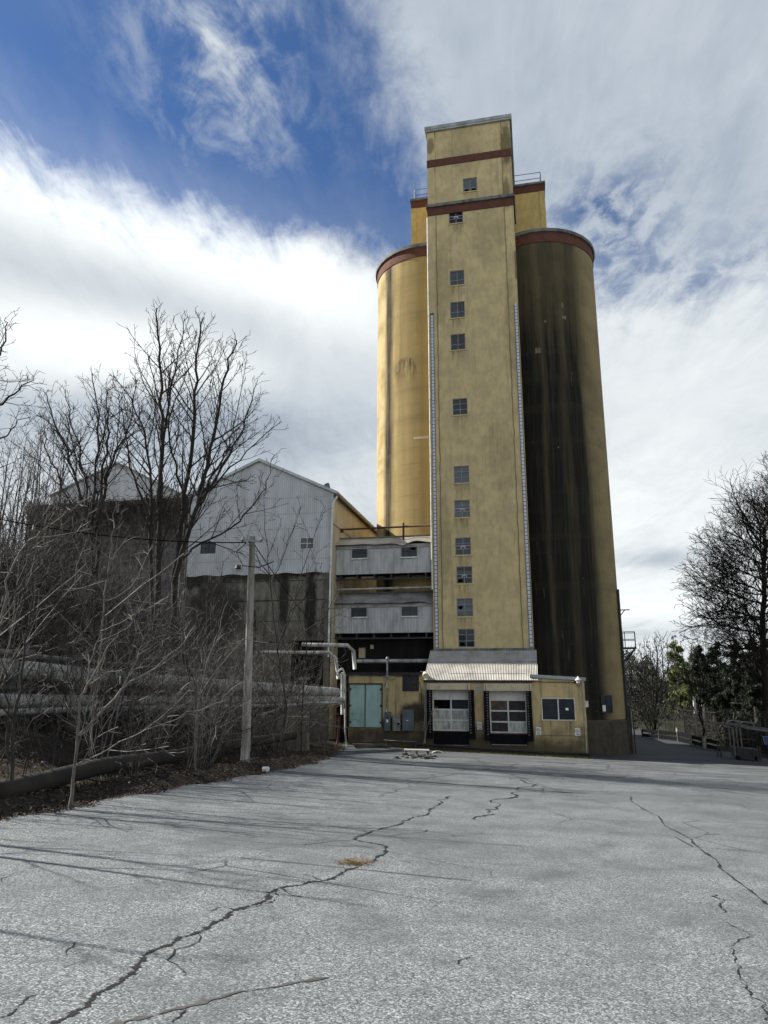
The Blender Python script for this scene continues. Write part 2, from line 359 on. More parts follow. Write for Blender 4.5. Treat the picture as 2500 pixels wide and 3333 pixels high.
def asphalt():
    n = NT('worn_asphalt')
    nd = n.node('ShaderNodeTexVoronoi'); n.put(nd.inputs['Vector'], n.P); nd.inputs['Scale'].default_value = 88
    ch = n.xyz(nd.outputs['Color']); cell = ch[0]
    big = n.noise(.16, 8, None, .6); mid = n.noise(1.3, 8, None, .65); wide = n.noise(.5, 6, n.mp((.6, 1.3, 1), rot=(0, 0, R(24))), .6, 1.2)
    stones = n.ramp(cell, [(0, (.036, .042, .047)), (.35, (.098, .112, .121)), (.7, (.182, .204, .217)), (.93, (.30, .33, .345)), (1, (.40, .43, .445))])
    stones = n.mix(n.math('MULTIPLY', ch[1], .25), stones, (.14, .145, .14))
    col = n.mix(n.rng(mid, .38, .72, 0, .6), stones, (.074, .084, .091))
    col = n.mix(n.rng(big, .40, .64, 0, .55), col, (.070, .080, .087))
    col = n.mix(n.rng(wide, .54, .76, 0, .38), col, (.05, .055, .06))
    x, y, _ = n.xyz()
    wx = n.math('ADD', x, n.math('MULTIPLY', n.math('SUBTRACT', n.noise(.12, 4), .5), 3.))
    # old tyre arcs worn across the lot
    for cx, cy, r0, w_ in ((9, 2, 8.2, .16), (9.4, 2.4, 9.9, .16), (-14, 20, 17.5, .2), (-14, 20, 19.3, .2), (20, 30, 16, .25), (2, 24, 6.5, .18)):
        dx = n.math('SUBTRACT', wx, cx); dy = n.math('SUBTRACT', y, cy); d = n.math('SQRT', n.math('ADD', n.math('MULTIPLY', dx, dx), n.math('MULTIPLY', dy, dy)))
        a = n.rng(n.math('ABSOLUTE', n.math('SUBTRACT', d, r0)), w_, .02)
        col = n.mix(n.math('MULTIPLY', n.math('MULTIPLY', a, n.rng(mid, .42, .62)), .2), col, (.04, .043, .046))
    # tarry, broken-up surface towards the dock; shade is painted into the lane past the silo
    near = n.rng(n.math('ADD', y, n.math('MULTIPLY', n.math('SUBTRACT', big, .5), 14.)), 14, 40)
    bl = n.rng(n.noise(1, 8, n.mp((.28, 1.0, 1)), .65), .36, .64)
    col = n.mix(n.math('MULTIPLY', n.math('MULTIPLY', near, bl), .8), col, (.034, .035, .036))
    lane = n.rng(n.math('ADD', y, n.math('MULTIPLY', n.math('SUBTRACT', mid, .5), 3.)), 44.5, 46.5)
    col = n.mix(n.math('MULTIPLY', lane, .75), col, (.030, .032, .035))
    oil = n.rng(n.noise(.75, 5, n.mp((1, 1, 1), loc=(3.3, 8.1, 0)), .5), .68, .78); col = n.mix(n.math('MULTIPLY', oil, .35), col, (.03, .03, .031))
    cr = n.rng(n.vor(.55, n.mix(.12, n.P, n.node('ShaderNodeTexNoise').outputs[1]), 'DISTANCE_TO_EDGE'), .0, .012, 1., 0.)
    col = n.mix(n.math('MULTIPLY', cr, n.rng(n.noise(.22, 3), .48, .62)), col, (.018, .018, .018))
    n.bump(n.math('ADD', n.math('MULTIPLY', cell, 1.), n.noise(60, 3)), .5, .006)
    return n.done(col, .92, 0, .2)
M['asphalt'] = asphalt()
M['crack'] = simple('crack_fill', (.010, .010, .011), (.006, .006, .006), 12.)
M['tar'] = simple('tar_seal', (.075, .073, .07), (.05, .048, .046), 6.)
def soil():
    n = NT('bank_soil_and_grass')
    f = n.noise(1.5, 9, None, .65); f2 = n.noise(14, 6)
    col = n.mix(n.rng(f, .38, .66), (.04, .033, .027), (.02, .017, .015))
    col = n.mix(n.math('MULTIPLY', n.rng(f2, .52, .68), .5), col, (.08, .064, .05))
    gr = n.mix(n.rng(f, .4, .62), (.018, .026, .011), (.022, .022, .014))
    col = n.mix(n.rng(n.xyz()[0], 9, 14), col, gr)
    n.bump(n.math('ADD', f2, f), .8, .06)
    return n.done(col, .95, 0, .1)
M['soil'] = soil()
def litter_mat():
    n = NT('dead_leaves')
    c = n.ramp(n.noise(9, 4), [(.3, (.022, .018, .014)), (.5, (.05, .038, .029)), (.62, (.11, .086, .064)), (.75, (.26, .215, .165))])
    return n.done(c, .9, 0, .15)
M['litter'] = litter_mat()
M['moss'] = simple('mossy_weeds', (.10, .11, .03), (.16, .13, .07), 6., None, .9)
M['straw'] = simple('dry_grass', (.26, .19, .10), (.16, .11, .06), 8., None, .9)
M['ivy'] = simple('dead_vines', (.065, .052, .042), (.03, .025, .022), 5., None, .9)

# ------------------------------------------------------------------ shared window builder
def window(T, a, b, c, d, y, cols=2, rows=3, glass=None, frame=None, broken=(), parent=None, bar=.035, sash=None, bars_at=None, depth=.09, label=None):
    """frame in the opening (a..b, c..d) of the wall plane y; panes sit behind it"""
    fr = MB(); e = .045; yf = y+depth
    fr.box(a, b, yf-.03, yf+.04, c, c+e); fr.box(a, b, yf-.03, yf+.04, d-e, d); fr.box(a, a+e, yf-.028, yf+.038, c+e, d-e); fr.box(b-e, b, yf-.028, yf+.038, c+e, d-e)
    zs = bars_at or [j/rows for j in range(1, rows)]
    for i in range(1, cols):
        x = a+(b-a)*i/cols; fr.box(x-bar/2, x+bar/2, yf-.012, yf+.03, c+e, d-e)
    for j in zs:
        z = c+(d-c)*j; fr.box(a+e, b-e, yf-.016, yf+.028, z-bar/2, z+bar/2)
    f = T.part('window', fr, frame or M['steel'], parent, label)
    xs = [a+(b-a)*i/cols for i in range(cols+1)]; zz = [c]+[c+(d-c)*j for j in zs]+[d]
    g = MB(); bk = MB(); nb = 0
    for i in range(cols):
        for j in range(len(zz)-1):
            x0, x1, z0, z1 = xs[i]+.01, xs[i+1]-.01, zz[j]+.01, zz[j+1]-.01
            t = random.uniform(-.012, .012); t2 = random.uniform(-.012, .012)
            if (i, j) in broken:
                nb += 1
                mx, mz = (x0+x1)/2, (z0+z1)/2     # jagged remains of the pane round a hole
                ang = [k*2*math.pi/12 for k in range(12)]
                inn = [(mx+(x1-x0)*.42*random.uniform(.55, 1)*math.cos(q), mz+(z1-z0)*.42*random.uniform(.55, 1)*math.sin(q)) for q in ang]
                def rim(q):
                    cx_, sz_ = math.cos(q), math.sin(q); k = min((x1-x0)/2/max(abs(cx_), 1e-6), (z1-z0)/2/max(abs(sz_), 1e-6)); return (mx+k*cx_, mz+k*sz_)
                outp = [rim(q) for q in ang]
                for k in range(12):
                    k2 = (k+1) % 12
                    g.add([(outp[k][0], yf+.012, outp[k][1]), (outp[k2][0], yf+.012, outp[k2][1]), (inn[k2][0], yf+.012, inn[k2][1]), (inn[k][0], yf+.012, inn[k][1])], [(0,1,2,3)])
                continue
            g.add([(x0, yf+.012+t, z0), (x1, yf+.012-t, z0), (x1, yf+.012-t+t2, z1), (x0, yf+.012+t+t2, z1)], [(0,1,2,3)])
    bk.box(a+.002, b-.002, yf+.25, yf+.27, c, d)
    T.part('pane', g, glass or M['glass'], f); T.part('interior', bk, M['void'], f)
    return f

# ================================================================== SETTING
def build_ground():
    xs = np.unique(np.concatenate([np.linspace(-420, -60, 10), np.arange(-60, -24, 3.), np.arange(-24, 2, .45), np.arange(2, 60, 2.), np.linspace(60, 520, 12)]))
    ys = np.unique(np.concatenate([np.linspace(-60, 0, 9), np.arange(0, 60, .6), np.arange(60, 150, 3.), np.linspace(150, 700, 12)]))
    v = [(x, y, terrain(x, y)) for y in ys for x in xs]; nx = len(xs)
    q = [(j*nx+i, j*nx+i+1, (j+1)*nx+i+1, (j+1)*nx+i) for j in range(len(ys)-1) for i in range(nx-1)]
    mb = MB().add(v, q); single('ground', mb, M['soil'], None, None, (0, 0, 0), kind='structure', smooth=True)
    ys = np.unique(np.concatenate([np.arange(-50, 0, 2.), np.arange(0, 60, .25), np.arange(60, 142, 2.)]))
    mb = MB(); n = 60; v = []
    for y in ys:
        a, b = edge(y), right_edge(y)
        for i in range(n+1):
            x = a+(b-a)*i/n; v.append((x, y, lot(x, y) + .012*math.sin(x*.7)*math.sin(y*.55)*sm(0, 1, x-a)))
    q = [(j*(n+1)+i, j*(n+1)+i+1, (j+1)*(n+1)+i+1, (j+1)*(n+1)+i) for j in range(len(ys)-1) for i in range(n)]
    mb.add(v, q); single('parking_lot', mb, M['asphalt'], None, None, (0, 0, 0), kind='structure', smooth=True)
def surf(x, y): return lot(x, y) + .012*math.sin(x*.7)*math.sin(y*.55)*sm(0, 1, x-edge(y))
def rough_line(pts, it, j):
    P = [np.array(p[:2]) for p in pts]
    for k in range(it):
        Q = [P[0]]
        for a, b in zip(P[:-1], P[1:]):
            d = b-a; L = np.linalg.norm(d); nrm = np.array([-d[1], d[0]])
            Q += [(a+b)/2 + nrm*random.gauss(0, j), b]
        P = Q
    return P
def crack(px, w0, w1, it=4, j=.10, m='crack', name='asphalt_crack'):
    pts = [lothit(*p) for p in px]; P = rough_line(pts, it, j); v = []; q = []
    for i, p in enumerate(P):
        a = P[max(0, i-1)]; b = P[min(len(P)-1, i+1)]; d = (b-a)/(np.linalg.norm(b-a)+1e-9); nrm = np.array([-d[1], d[0]])
        k_ = .72+.4*math.sin(i*.37)+.3*math.sin(i*1.13+2); w = (w0+(w1-w0)*i/(len(P)-1))*max(.25, k_)*random.uniform(.5, 1.35)*.52
        if i in (0, len(P)-1): w *= .2
        for s_ in (-1, 1):
            c = p+nrm*w*s_*random.uniform(.6, 1.3); v.append((c[0], c[1], surf(*c)+.004))
    q = [(2*i, 2*i+1, 2*i+3, 2*i+2) for i in range(len(P)-1)]
    single(name, MB().add(v, q), M[m], None, None, (0, 0, 0), kind='structure')
build_ground()
crack([(1475,2590),(1420,2630),(1350,2660),(1280,2690),(1200,2715),(1160,2735),(1215,2745),(1265,2755),(1245,2785),(1180,2815),(1130,2840),(1060,2870),(920,2895),(880,2930),(780,2965),(700,3010),(650,3040),(560,3080),(480,3120),(450,3165),(400,3200),(310,3245),(300,3275),(180,3333),(60,3400)], .055, .042, 5, .075)
crack([(1160,2735),(1060,2745),(985,2758)], .02, .012); crack([(1400,2700),(1330,2715),(1270,2725)], .02, .012)
crack([(905,2905),(900,2935),(860,2950),(800,2965)], .012, .012); crack([(650,3040),(600,3160),(610,3180)], .01, .012, 3)
crack([(130,3240),(60,3290),(0,3325)], .012, .015); crack([(560,3333),(620,3285)], .015, .012, 3)
crack([(330,3350),(420,3325),(560,3290),(700,3255),(900,3215),(1080,3183)], .055, .035, 3, .03, 'tar', 'tar_seam')
crack([(2060,2590),(2150,2650),(2250,2722),(2340,2795),(2420,2870),(2510,2938)], .04, .034, 5, .025)
crack([(1700,2535),(1672,2580),(1625,2625),(1612,2650),(1570,2672)], .10, .05)
crack([(1905,2475),(1940,2510),(1985,2550)], .06, .03); crack([(1880,2480),(1910,2530)], .03, .02); crack([(1780,2480),(1800,2520)], .03, .02)
crack([(2340,2905),(2355,2930),(2352,2965)], .02, .03, 4, .16); crack([(2365,2990),(2390,3080),(2440,3200),(2500,3320)], .012, .012, 5, .08)
for q_ in ([(1060,2870),(1010,2850),(985,2856)], [(780,2965),(720,2960),(690,2975)], [(920,2895),(960,2920),(1010,2925)]): crack(q_, .022, .01, 4, .1)
crack([(1500,2480),(1420,2520),(1300,2570),(1240,2600)], .03, .015); crack([(1700,2480),(1560,2510),(1350,2570)], .04, .02, 4, .05)
crack([(2090,2520),(2160,2550),(2260,2560),(2330,2590)], .03, .02); crack([(2200,2510),(2290,2560),(2420,2600)], .03, .02)
crack([(1320,2804),(1345,2806)], .02, .02, 2); crack([(1500,3140),(1545,3110)], .01, .01, 3); crack([(2250,2600),(2400,2610),(2500,2640)], .02, .02)
crack([(0,2890),(140,2830)], .008, .008, 4); crack([(220,3120),(255,3070)], .01, .008, 3)
crack([(1980,2490),(2040,2520),(2110,2530)], .03, .02); crack([(1830,2555),(1760,2600)], .02, .015)

# ================================================================== GRAIN ELEVATOR TOWER
TU0, TU1, TD, TOP = -3.46, 3.26, 8.6, 44.35
def build_tower():
    T = Thing('elevator_tower', 'tall narrow ochre stucco tower with a column of small windows and red bands', 'tower', (0, 0, -3.9))
    px = [((1499.9,580.6),(1545.4,574.5),(1501.4,623.7),(1546.6,617.6)), ((1454.7,683),(1500.8,678.5),(1456.2,726.7),(1501.4,723.1)), ((1459.2,882),(1506.5,875.9),(1459.8,928.1),(1507.4,925)),
          ((1460.6,983),(1509,978),(1462,1034),(1509.5,1031)), ((1462.6,1087.9),(1511,1082.9),(1464.2,1137.6),(1511.6,1136.6)), ((1470.2,1297.4),(1519.2,1293.4),(1471.8,1349.7),(1519.9,1347.4)),
          ((1475.8,1517.1),(1525.9,1513.2),(1477,1570.9),(1527,1570)), ((1477.8,1627.2),(1528.8,1625.6),(1479.5,1682.9),(1530,1682)), ((1481,1749.8),(1532.3,1747.1),(1482.9,1804.6),(1533.9,1804.6)),
          ((1485.6,1843.1),(1537.7,1841.5),(1487.5,1898.2),(1539,1897)), ((1487,1947),(1540.4,1945.1),(1489.2,2004.8),(1542,2004.8)), ((1492.4,2046),(1546.7,2045.2),(1494.6,2105.2),(1547.2,2105))]
    holes = []
    for q in px:
        P = [uw(*p, 0) for p in q]; holes.append(((P[0][0]+P[2][0])/2, (P[1][0]+P[3][0])/2, (P[2][1]+P[3][1])/2, (P[0][1]+P[1][1])/2))
    M['tower_front'] = stucco('tower_front_stucco', (.52, .42, .225), (.41, .335, .19), (.19, .157, .09), .55, runs=[((a+b)/2, (b-a)/2, c+3.9, 1.7 if k_ != 0 else 1.1) for k_, (a, b, c, d) in enumerate(holes)],
        blots=[(2.9, 45.8, .5, 2.2, .75), (2.75, 41.5, .35, 1.5, .6), (-3.2, 46.8, .4, .9, .6), (-.6, 46, 1.6, 2.6, .22), (1.2, 38, 1.4, 3, .18), (-2.4, 34, .7, 4, .25), (1.6, 20, 1.1, 3.5, .16), (-2.6, 14, .5, 4, .25), (2.7, 30, .5, 5, .25)])
    w = MB().wall(TU0, TU1, -4.4, TOP, 0, holes, .16)
    w.add([(TU0,0,-4.4),(TU0,TD,-4.4),(TU0,TD,TOP),(TU0,0,TOP)], [(3,2,1,0)]); w.add([(TU1,0,-4.4),(TU1,TD,-4.4),(TU1,TD,TOP),(TU1,0,TOP)], [(0,1,2,3)])
    w.add([(TU0,TD,-4.4),(TU1,TD,-4.4),(TU1,TD,TOP),(TU0,TD,TOP)], [(3,2,1,0)]); w.add([(TU0,0,TOP),(TU1,0,TOP),(TU1,TD,TOP),(TU0,TD,TOP)], [(0,1,2,3)])
    wall = T.part('wall', w, M['tower_front'])
    bl, bt = 36.35, 37.05
    for a in (-2.82, 2.55):                                      # stucco joints near both corners
        for z0, z1 in ((2.45, bl-.003), (37.34, 40.86), (41.52, 44.2)):
            m = MB(); n_ = max(4, int((z1-z0)/.5)); P = [(a+.02*math.sin(i*1.7)+random.gauss(0, .006), -.012, z0+(z1-z0)*i/n_) for i in range(n_+1)]
            m.tube(P, .03, 6); T.part('stucco_joint', m, M['joint_stucco'])
    mb = MB().box(TU0-.03, TU1+.03, -.055, TD+.03, 40.86, 41.52); T.part('red_band', mb, M['red'])
    mb = MB().box(TU0-.03, TU1+.03, -.055, TD+.03, bl, bt); T.part('red_band', mb, M['red'])
    mb = MB().box(TU0-.13, TU1+.13, -.2, TD+.1, bt, 37.2).box(TU0-.09, TU1+.09, -.15, TD+.08, 37.2, 37.34); T.part('cornice', mb, M['coping'])
    mb = MB().box(TU0-.12, TU1+.13, -.16, TD+.12, 44.2, 44.37).box(TU0-.16, TU1+.17, -.2, TD+.16, 44.37, 44.66); T.part('coping', mb, M['coping_light'])
    for k, (a, b, c, d) in enumerate(holes):
        br = {9: [(0, 0)], 10: [(0, 1)], 11: [(0, 0)]}.get(k, [])
        if k == 0:
            f = window(T, a, b, c, d, 0, 2, 2, bars_at=[.3], broken=[(0, 0), (1, 0)], glass=M['glass_pale'])
        else: f = window(T, a, b, c, d, 0, 2, 3, bars_at=[.345, .68] if k > 4 else [.36], broken=br, glass=random.choice((M['glass'], M['glass'], M['glass_mid'], M['glass_pale'])))
        if k in (1, 7, 8, 9):
            m = MB(); mx = (a+b)/2; z = c+(d-c)*.345
            m.box(mx-.16, mx-.12, .05, .08, z+.03, z+.2); m.box(mx+.12, mx+.16, .05, .08, z+.03, z+.2); m.box(mx-.115, mx+.115, .05, .08, z+.16, z+.2); m.box(a+.05, b-.05, .066, .085, z+.23, z+.255)
            T.part('latch_bar', m, M['white'], f)
        sl = MB().box(a-.06, b+.06, -.05, .02, c-.09, c-.004); T.part('sill', sl, M['tower'], f)
        # soot run below the sill
    for a, z0, z1, lab in ((-3.33, 2.5, uw(1396,1020,0)[1], None), (3.0, 2.5, uw(1678,985,0)[1], None)):
        z1 = min(z1, 29.5); bk = MB().box(a-.03, a+.21, -.052, .03, z0, z1); s = T.part('block_strip', bk, M['joint'], None)
        bb = MB(); z = z0+.03
        while z < z1-.2: bb.box(a, a+.18, -.062, -.04, z, z+.225); z += .27
        T.part('glass_blocks', bb, M['block'], s)
    cd = MB().tube([(TU1-.05, -.08, uw(1679,815,0)[1]), (TU1-.05, -.08, uw(1681,905,0)[1])], .03, 6); T.part('conduit', cd, M['darkpipe'])
    tm = MB().tube([(TU0-.05, -.02, 6.5), (TU0-.05, -.02, 36.2)], .05, 8); T.part('corner_conduit', tm, M['white'], smooth=True)
    fl = MB().box(-3.5, TU1+.02, -.06, .05, 2.28, 2.45); T.part('flashing', fl, M['coping'])
build_tower()

# ================================================================== SILOS
SR, SV, SH = 4.55, 6.0, 34.75
def build_silo(u, m, lab, right):
    T = Thing('grain_silo', lab, 'silo', (u, SV, -4.2), group='pair of round concrete silos')
    T.part('wall', MB().lathe([(SR, z) for z in np.linspace(-4.8, SH-.95, 20)], (u, SV, 0), 128), m, smooth=True)
    T.part('rim_band', MB().lathe([(SR, SH-.95), (SR+.05, SH-.95), (SR+.05, SH-.12)], (u, SV, 0), 128), M['red'])
    T.part('roof', MB().lathe([(SR+.05, SH-.12), (SR+.2, SH-.1), (SR+.22, SH+.14), (SR+.02, SH+.2), (.01, SH+.5)], (u, SV, 0), 128), M['coping'])
    return T
SL = build_silo(-4.2, M['silo_sunny'], 'sunlit golden yellow silo with one dark vertical stain', False)
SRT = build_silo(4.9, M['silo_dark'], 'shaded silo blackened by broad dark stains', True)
for u_, lab_ in ((-4.2, 'added rear left silo, unseen, there for its shadow'), (4.9, 'added rear right silo, unseen, there for its shadow')):
    T = Thing('grain_silo', lab_, 'silo', (u_, SV+9.2, -4.2), group='unseen silos added for their shadow'); T.part('wall', MB().lathe([(SR, -4.8), (SR, SH), (.01, SH+.3)], (u_, SV+9.2, 0), 64), M['tower'])  # unseen silos put in to spread shade over the right-hand lane
def on_silo(u0, px, py):                         # point of a silo's wall seen at a pixel: angle and height
    r = ray(px, py); c = O + u0*U + SV*V; d = r[:2]/np.hypot(*r[:2]); b = d @ c[:2]
    disc = max(0., SR**2 - (c[:2] @ c[:2] - b*b)); t = b - math.sqrt(disc); p = d*t; q = np.array([p[0], p[1], 0]) - c
    return math.atan2(q @ V, q @ U), r[2]/np.hypot(*r[:2])*t
def patch(mb, u0, a0, a1, z0, z1, off=.012, n=6):
    def fn(i, j):
        a = a0+(a1-a0)*i; return (u0+(SR+off)*math.cos(a), SV+(SR+off)*math.sin(a), z0+(z1-z0)*j)
    return mb.grid(fn, n, 1)
def silo_details():
    T = SRT; u = 4.9
    # plinth, window, side platform, conduits of the right silo
    a0, zt = on_silo(u, 1935, 2367); a1 = -.12
    pl = MB().lathe([(SR, -2.2), (SR+.12, -2.35), (SR+.14, -5.0)], (u, SV, 0), 96); T.part('plinth', pl, M['plinth'], smooth=False)
    aw, zw = on_silo(u, 1977, 2287); nrm = np.array([math.cos(aw), math.sin(aw)]); tan = np.array([-nrm[1], nrm[0]])
    z1 = on_silo(u, 1977, 2258)[1]; z0 = on_silo(u, 1980, 2316)[1]
    def P(s, o, z): q = np.array([u, SV]) + nrm*(SR+o) + tan*s; return (q[0], q[1], z)
    fr = MB(); hw = .46
    for s0, s1, c, d in ((-hw-.04, -hw+.03, z0, z1), (hw-.03, hw+.04, z0, z1), (-hw+.03, hw-.03, z0, z0+.05), (-hw+.03, hw-.03, z1-.05, z1), (-.02, .02, z0+.05, z1-.05), (-hw+.03, hw-.03, z0+.52, z0+.56)):
        fr.hexa([P(s0, -.05, c), P(s1, -.05, c), P(s1, .07, c), P(s0, .07, c)], [P(s0, -.05, d), P(s1, -.05, d), P(s1, .07, d), P(s0, .07, d)])
    f = T.part('window', fr, M['darkpipe']); g = MB().add([P(-hw, .045, z0), P(hw, .045, z0), P(hw, .045, z1), P(-hw, .045, z1)], [(0,1,2,3)]); T.part('pane', g, M['glass'], f)
    g = MB().add([P(-hw+.06, .052, z0+.1), P(-.12, .052, z0+.1), P(-.12, .052, z0+.5), P(-hw+.06, .052, z0+.5)], [(0,1,2,3)]); T.part('white_board', g, M['white'], f)
    mb = MB()
    for px, py, w_, h_ in ((1826,989,.018,.25), (1832,1030,.035,.15), (1771,1043,.02,.12), (1748,1137,.045,.25)):
        a, z = on_silo(u, px, py); patch(mb, u, a-w_, a+w_, z-h_, z+h_*.8, .015, 4)
    T.part('repair_patch', mb, M['concrete'])
    a, z = on_silo(-4.2, 1375, 1423); mb = MB(); patch(mb, -4.2, a-.16, a+.1, z-.09, z+.09, .012)
    SL.part('repair_patch', mb, M['header'])
    # downpipe following the right silhouette
    A = R(-17); p = lambda o, z: (u+(SR+o)*math.cos(A), SV+(SR+o)*math.sin(A), z)
    mb = MB().tube([p(.12, -4.6), p(.12, 6.8)], .09, 8).tube([p(.3, -4.6), p(.3, -1.4)], .08, 8).tube([p(.5, -4.6), p(.5, -1.7)], .05, 8)
    T.part('downpipe', mb, M['darkpipe'])
    A2 = R(-8); ca, sa = math.cos(A2), math.sin(A2)
    zp = uw(2040, 2105, 6)[1]
    def Q(o, s, z): return (u+(SR+o)*ca-s*sa, SV+(SR+o)*sa+s*ca, z)
    D = 1.0; mb = MB().hexa([Q(-.1,-.7,zp-.08), Q(D,-.7,zp-.08), Q(D,.7,zp-.08), Q(-.1,.7,zp-.08)], [Q(-.1,-.7,zp), Q(D,-.7,zp), Q(D,.7,zp), Q(-.1,.7,zp)])
    mb.beam(Q(D-.1,-.65,zp-.1), Q(.0,-.65,zp-1.1), .08).beam(Q(D-.1,.65,zp-.1), Q(.0,.65,zp-1.1), .08)
    f = T.part('platform', mb, M['darkpipe']); mb = MB()
    for o, s in ((.1,-.66),(D-.04,-.66),(D-.04,.66),(.1,.66),(.28,-.66)): mb.beam(Q(o,s,zp), Q(o,s,zp+1.1), .05)
    for h in (.55, 1.08):
        mb.beam(Q(.05,-.66,zp+h), Q(D-.04,-.66,zp+h), .045); mb.beam(Q(D-.04,-.66,zp+h), Q(D-.04,.66,zp+h), .045); mb.beam(Q(D-.04,.66,zp+h), Q(.05,.66,zp+h), .045)
    T.part('railing', mb, M['darkpipe'], f)
    zb = uw(2020, 1984, 6)[1]; mb = MB().beam(Q(-.05,0,zb), Q(.75,0,zb), .07).beam(Q(0,0,zb-.5), Q(.42,0,zb), .06).beam(Q(.02,0,zb-.9), Q(.02,0,zb+.3), .12, .1)
    T.part('bracket', mb, M['darkpipe'])
silo_details()

# ================================================================== HEADHOUSE ON TOP OF THE SILOS
def build_headhouse():
    a = uw(1333.5, 720, 3.4)[0]; b = uw(1768, 650, 3.4)[0]; z0, z1 = SH+.2, uw(1768, 592, 3.4)[1]
    T = Thing('headhouse', 'long ochre headhouse box with red top band sitting across both silos', 'building', ((a+b)/2, 3.4, z0))
    T.part('wall', MB().box(a, b, 3.4, 8.4, z0, z1-.75), M['headhouse'])
    for x0, x1 in ((a-.012, a+.42), (b-.42, b+.012)): T.part('corner_strip', MB().box(x0, x1, 3.36, 3.5, z0+1.3, z1-.76), M['headhouse'])
    T.part('red_band', MB().box(a-.02, b+.02, 3.38, 8.42, z1-.75, z1-.05), M['red'])
    T.part('coping', MB().box(a-.1, b+.1, 3.28, 8.5, z1-.05, z1+.14), M['coping'])
    T.part('skirt_flashing', MB().box(a-.06, b+.06, 3.33, 8.46, z0-.05, z0+.16), M['coping'])
    zr = z1+.14
    for s, e in ((a+.25, TU0-.1), (TU1+.1, b-.25)):
        mb = MB(); end = s if s < 0 else e
        for h in (.55, 1.1):
            mb.tube([(s, 3.6, zr+h), (e, 3.6, zr+h)], .025, 6); mb.tube([(end, 3.6, zr+h), (end, 8.2, zr+h)], .025, 6)
        for q in (3.6, 5.9, 8.2): mb.tube([(end, q, zr-.02), (end, q, zr+1.1)], .028, 6)
        T.part('railing', mb, M['galv'] if s < 0 else M['darkpipe'])
build_headhouse()

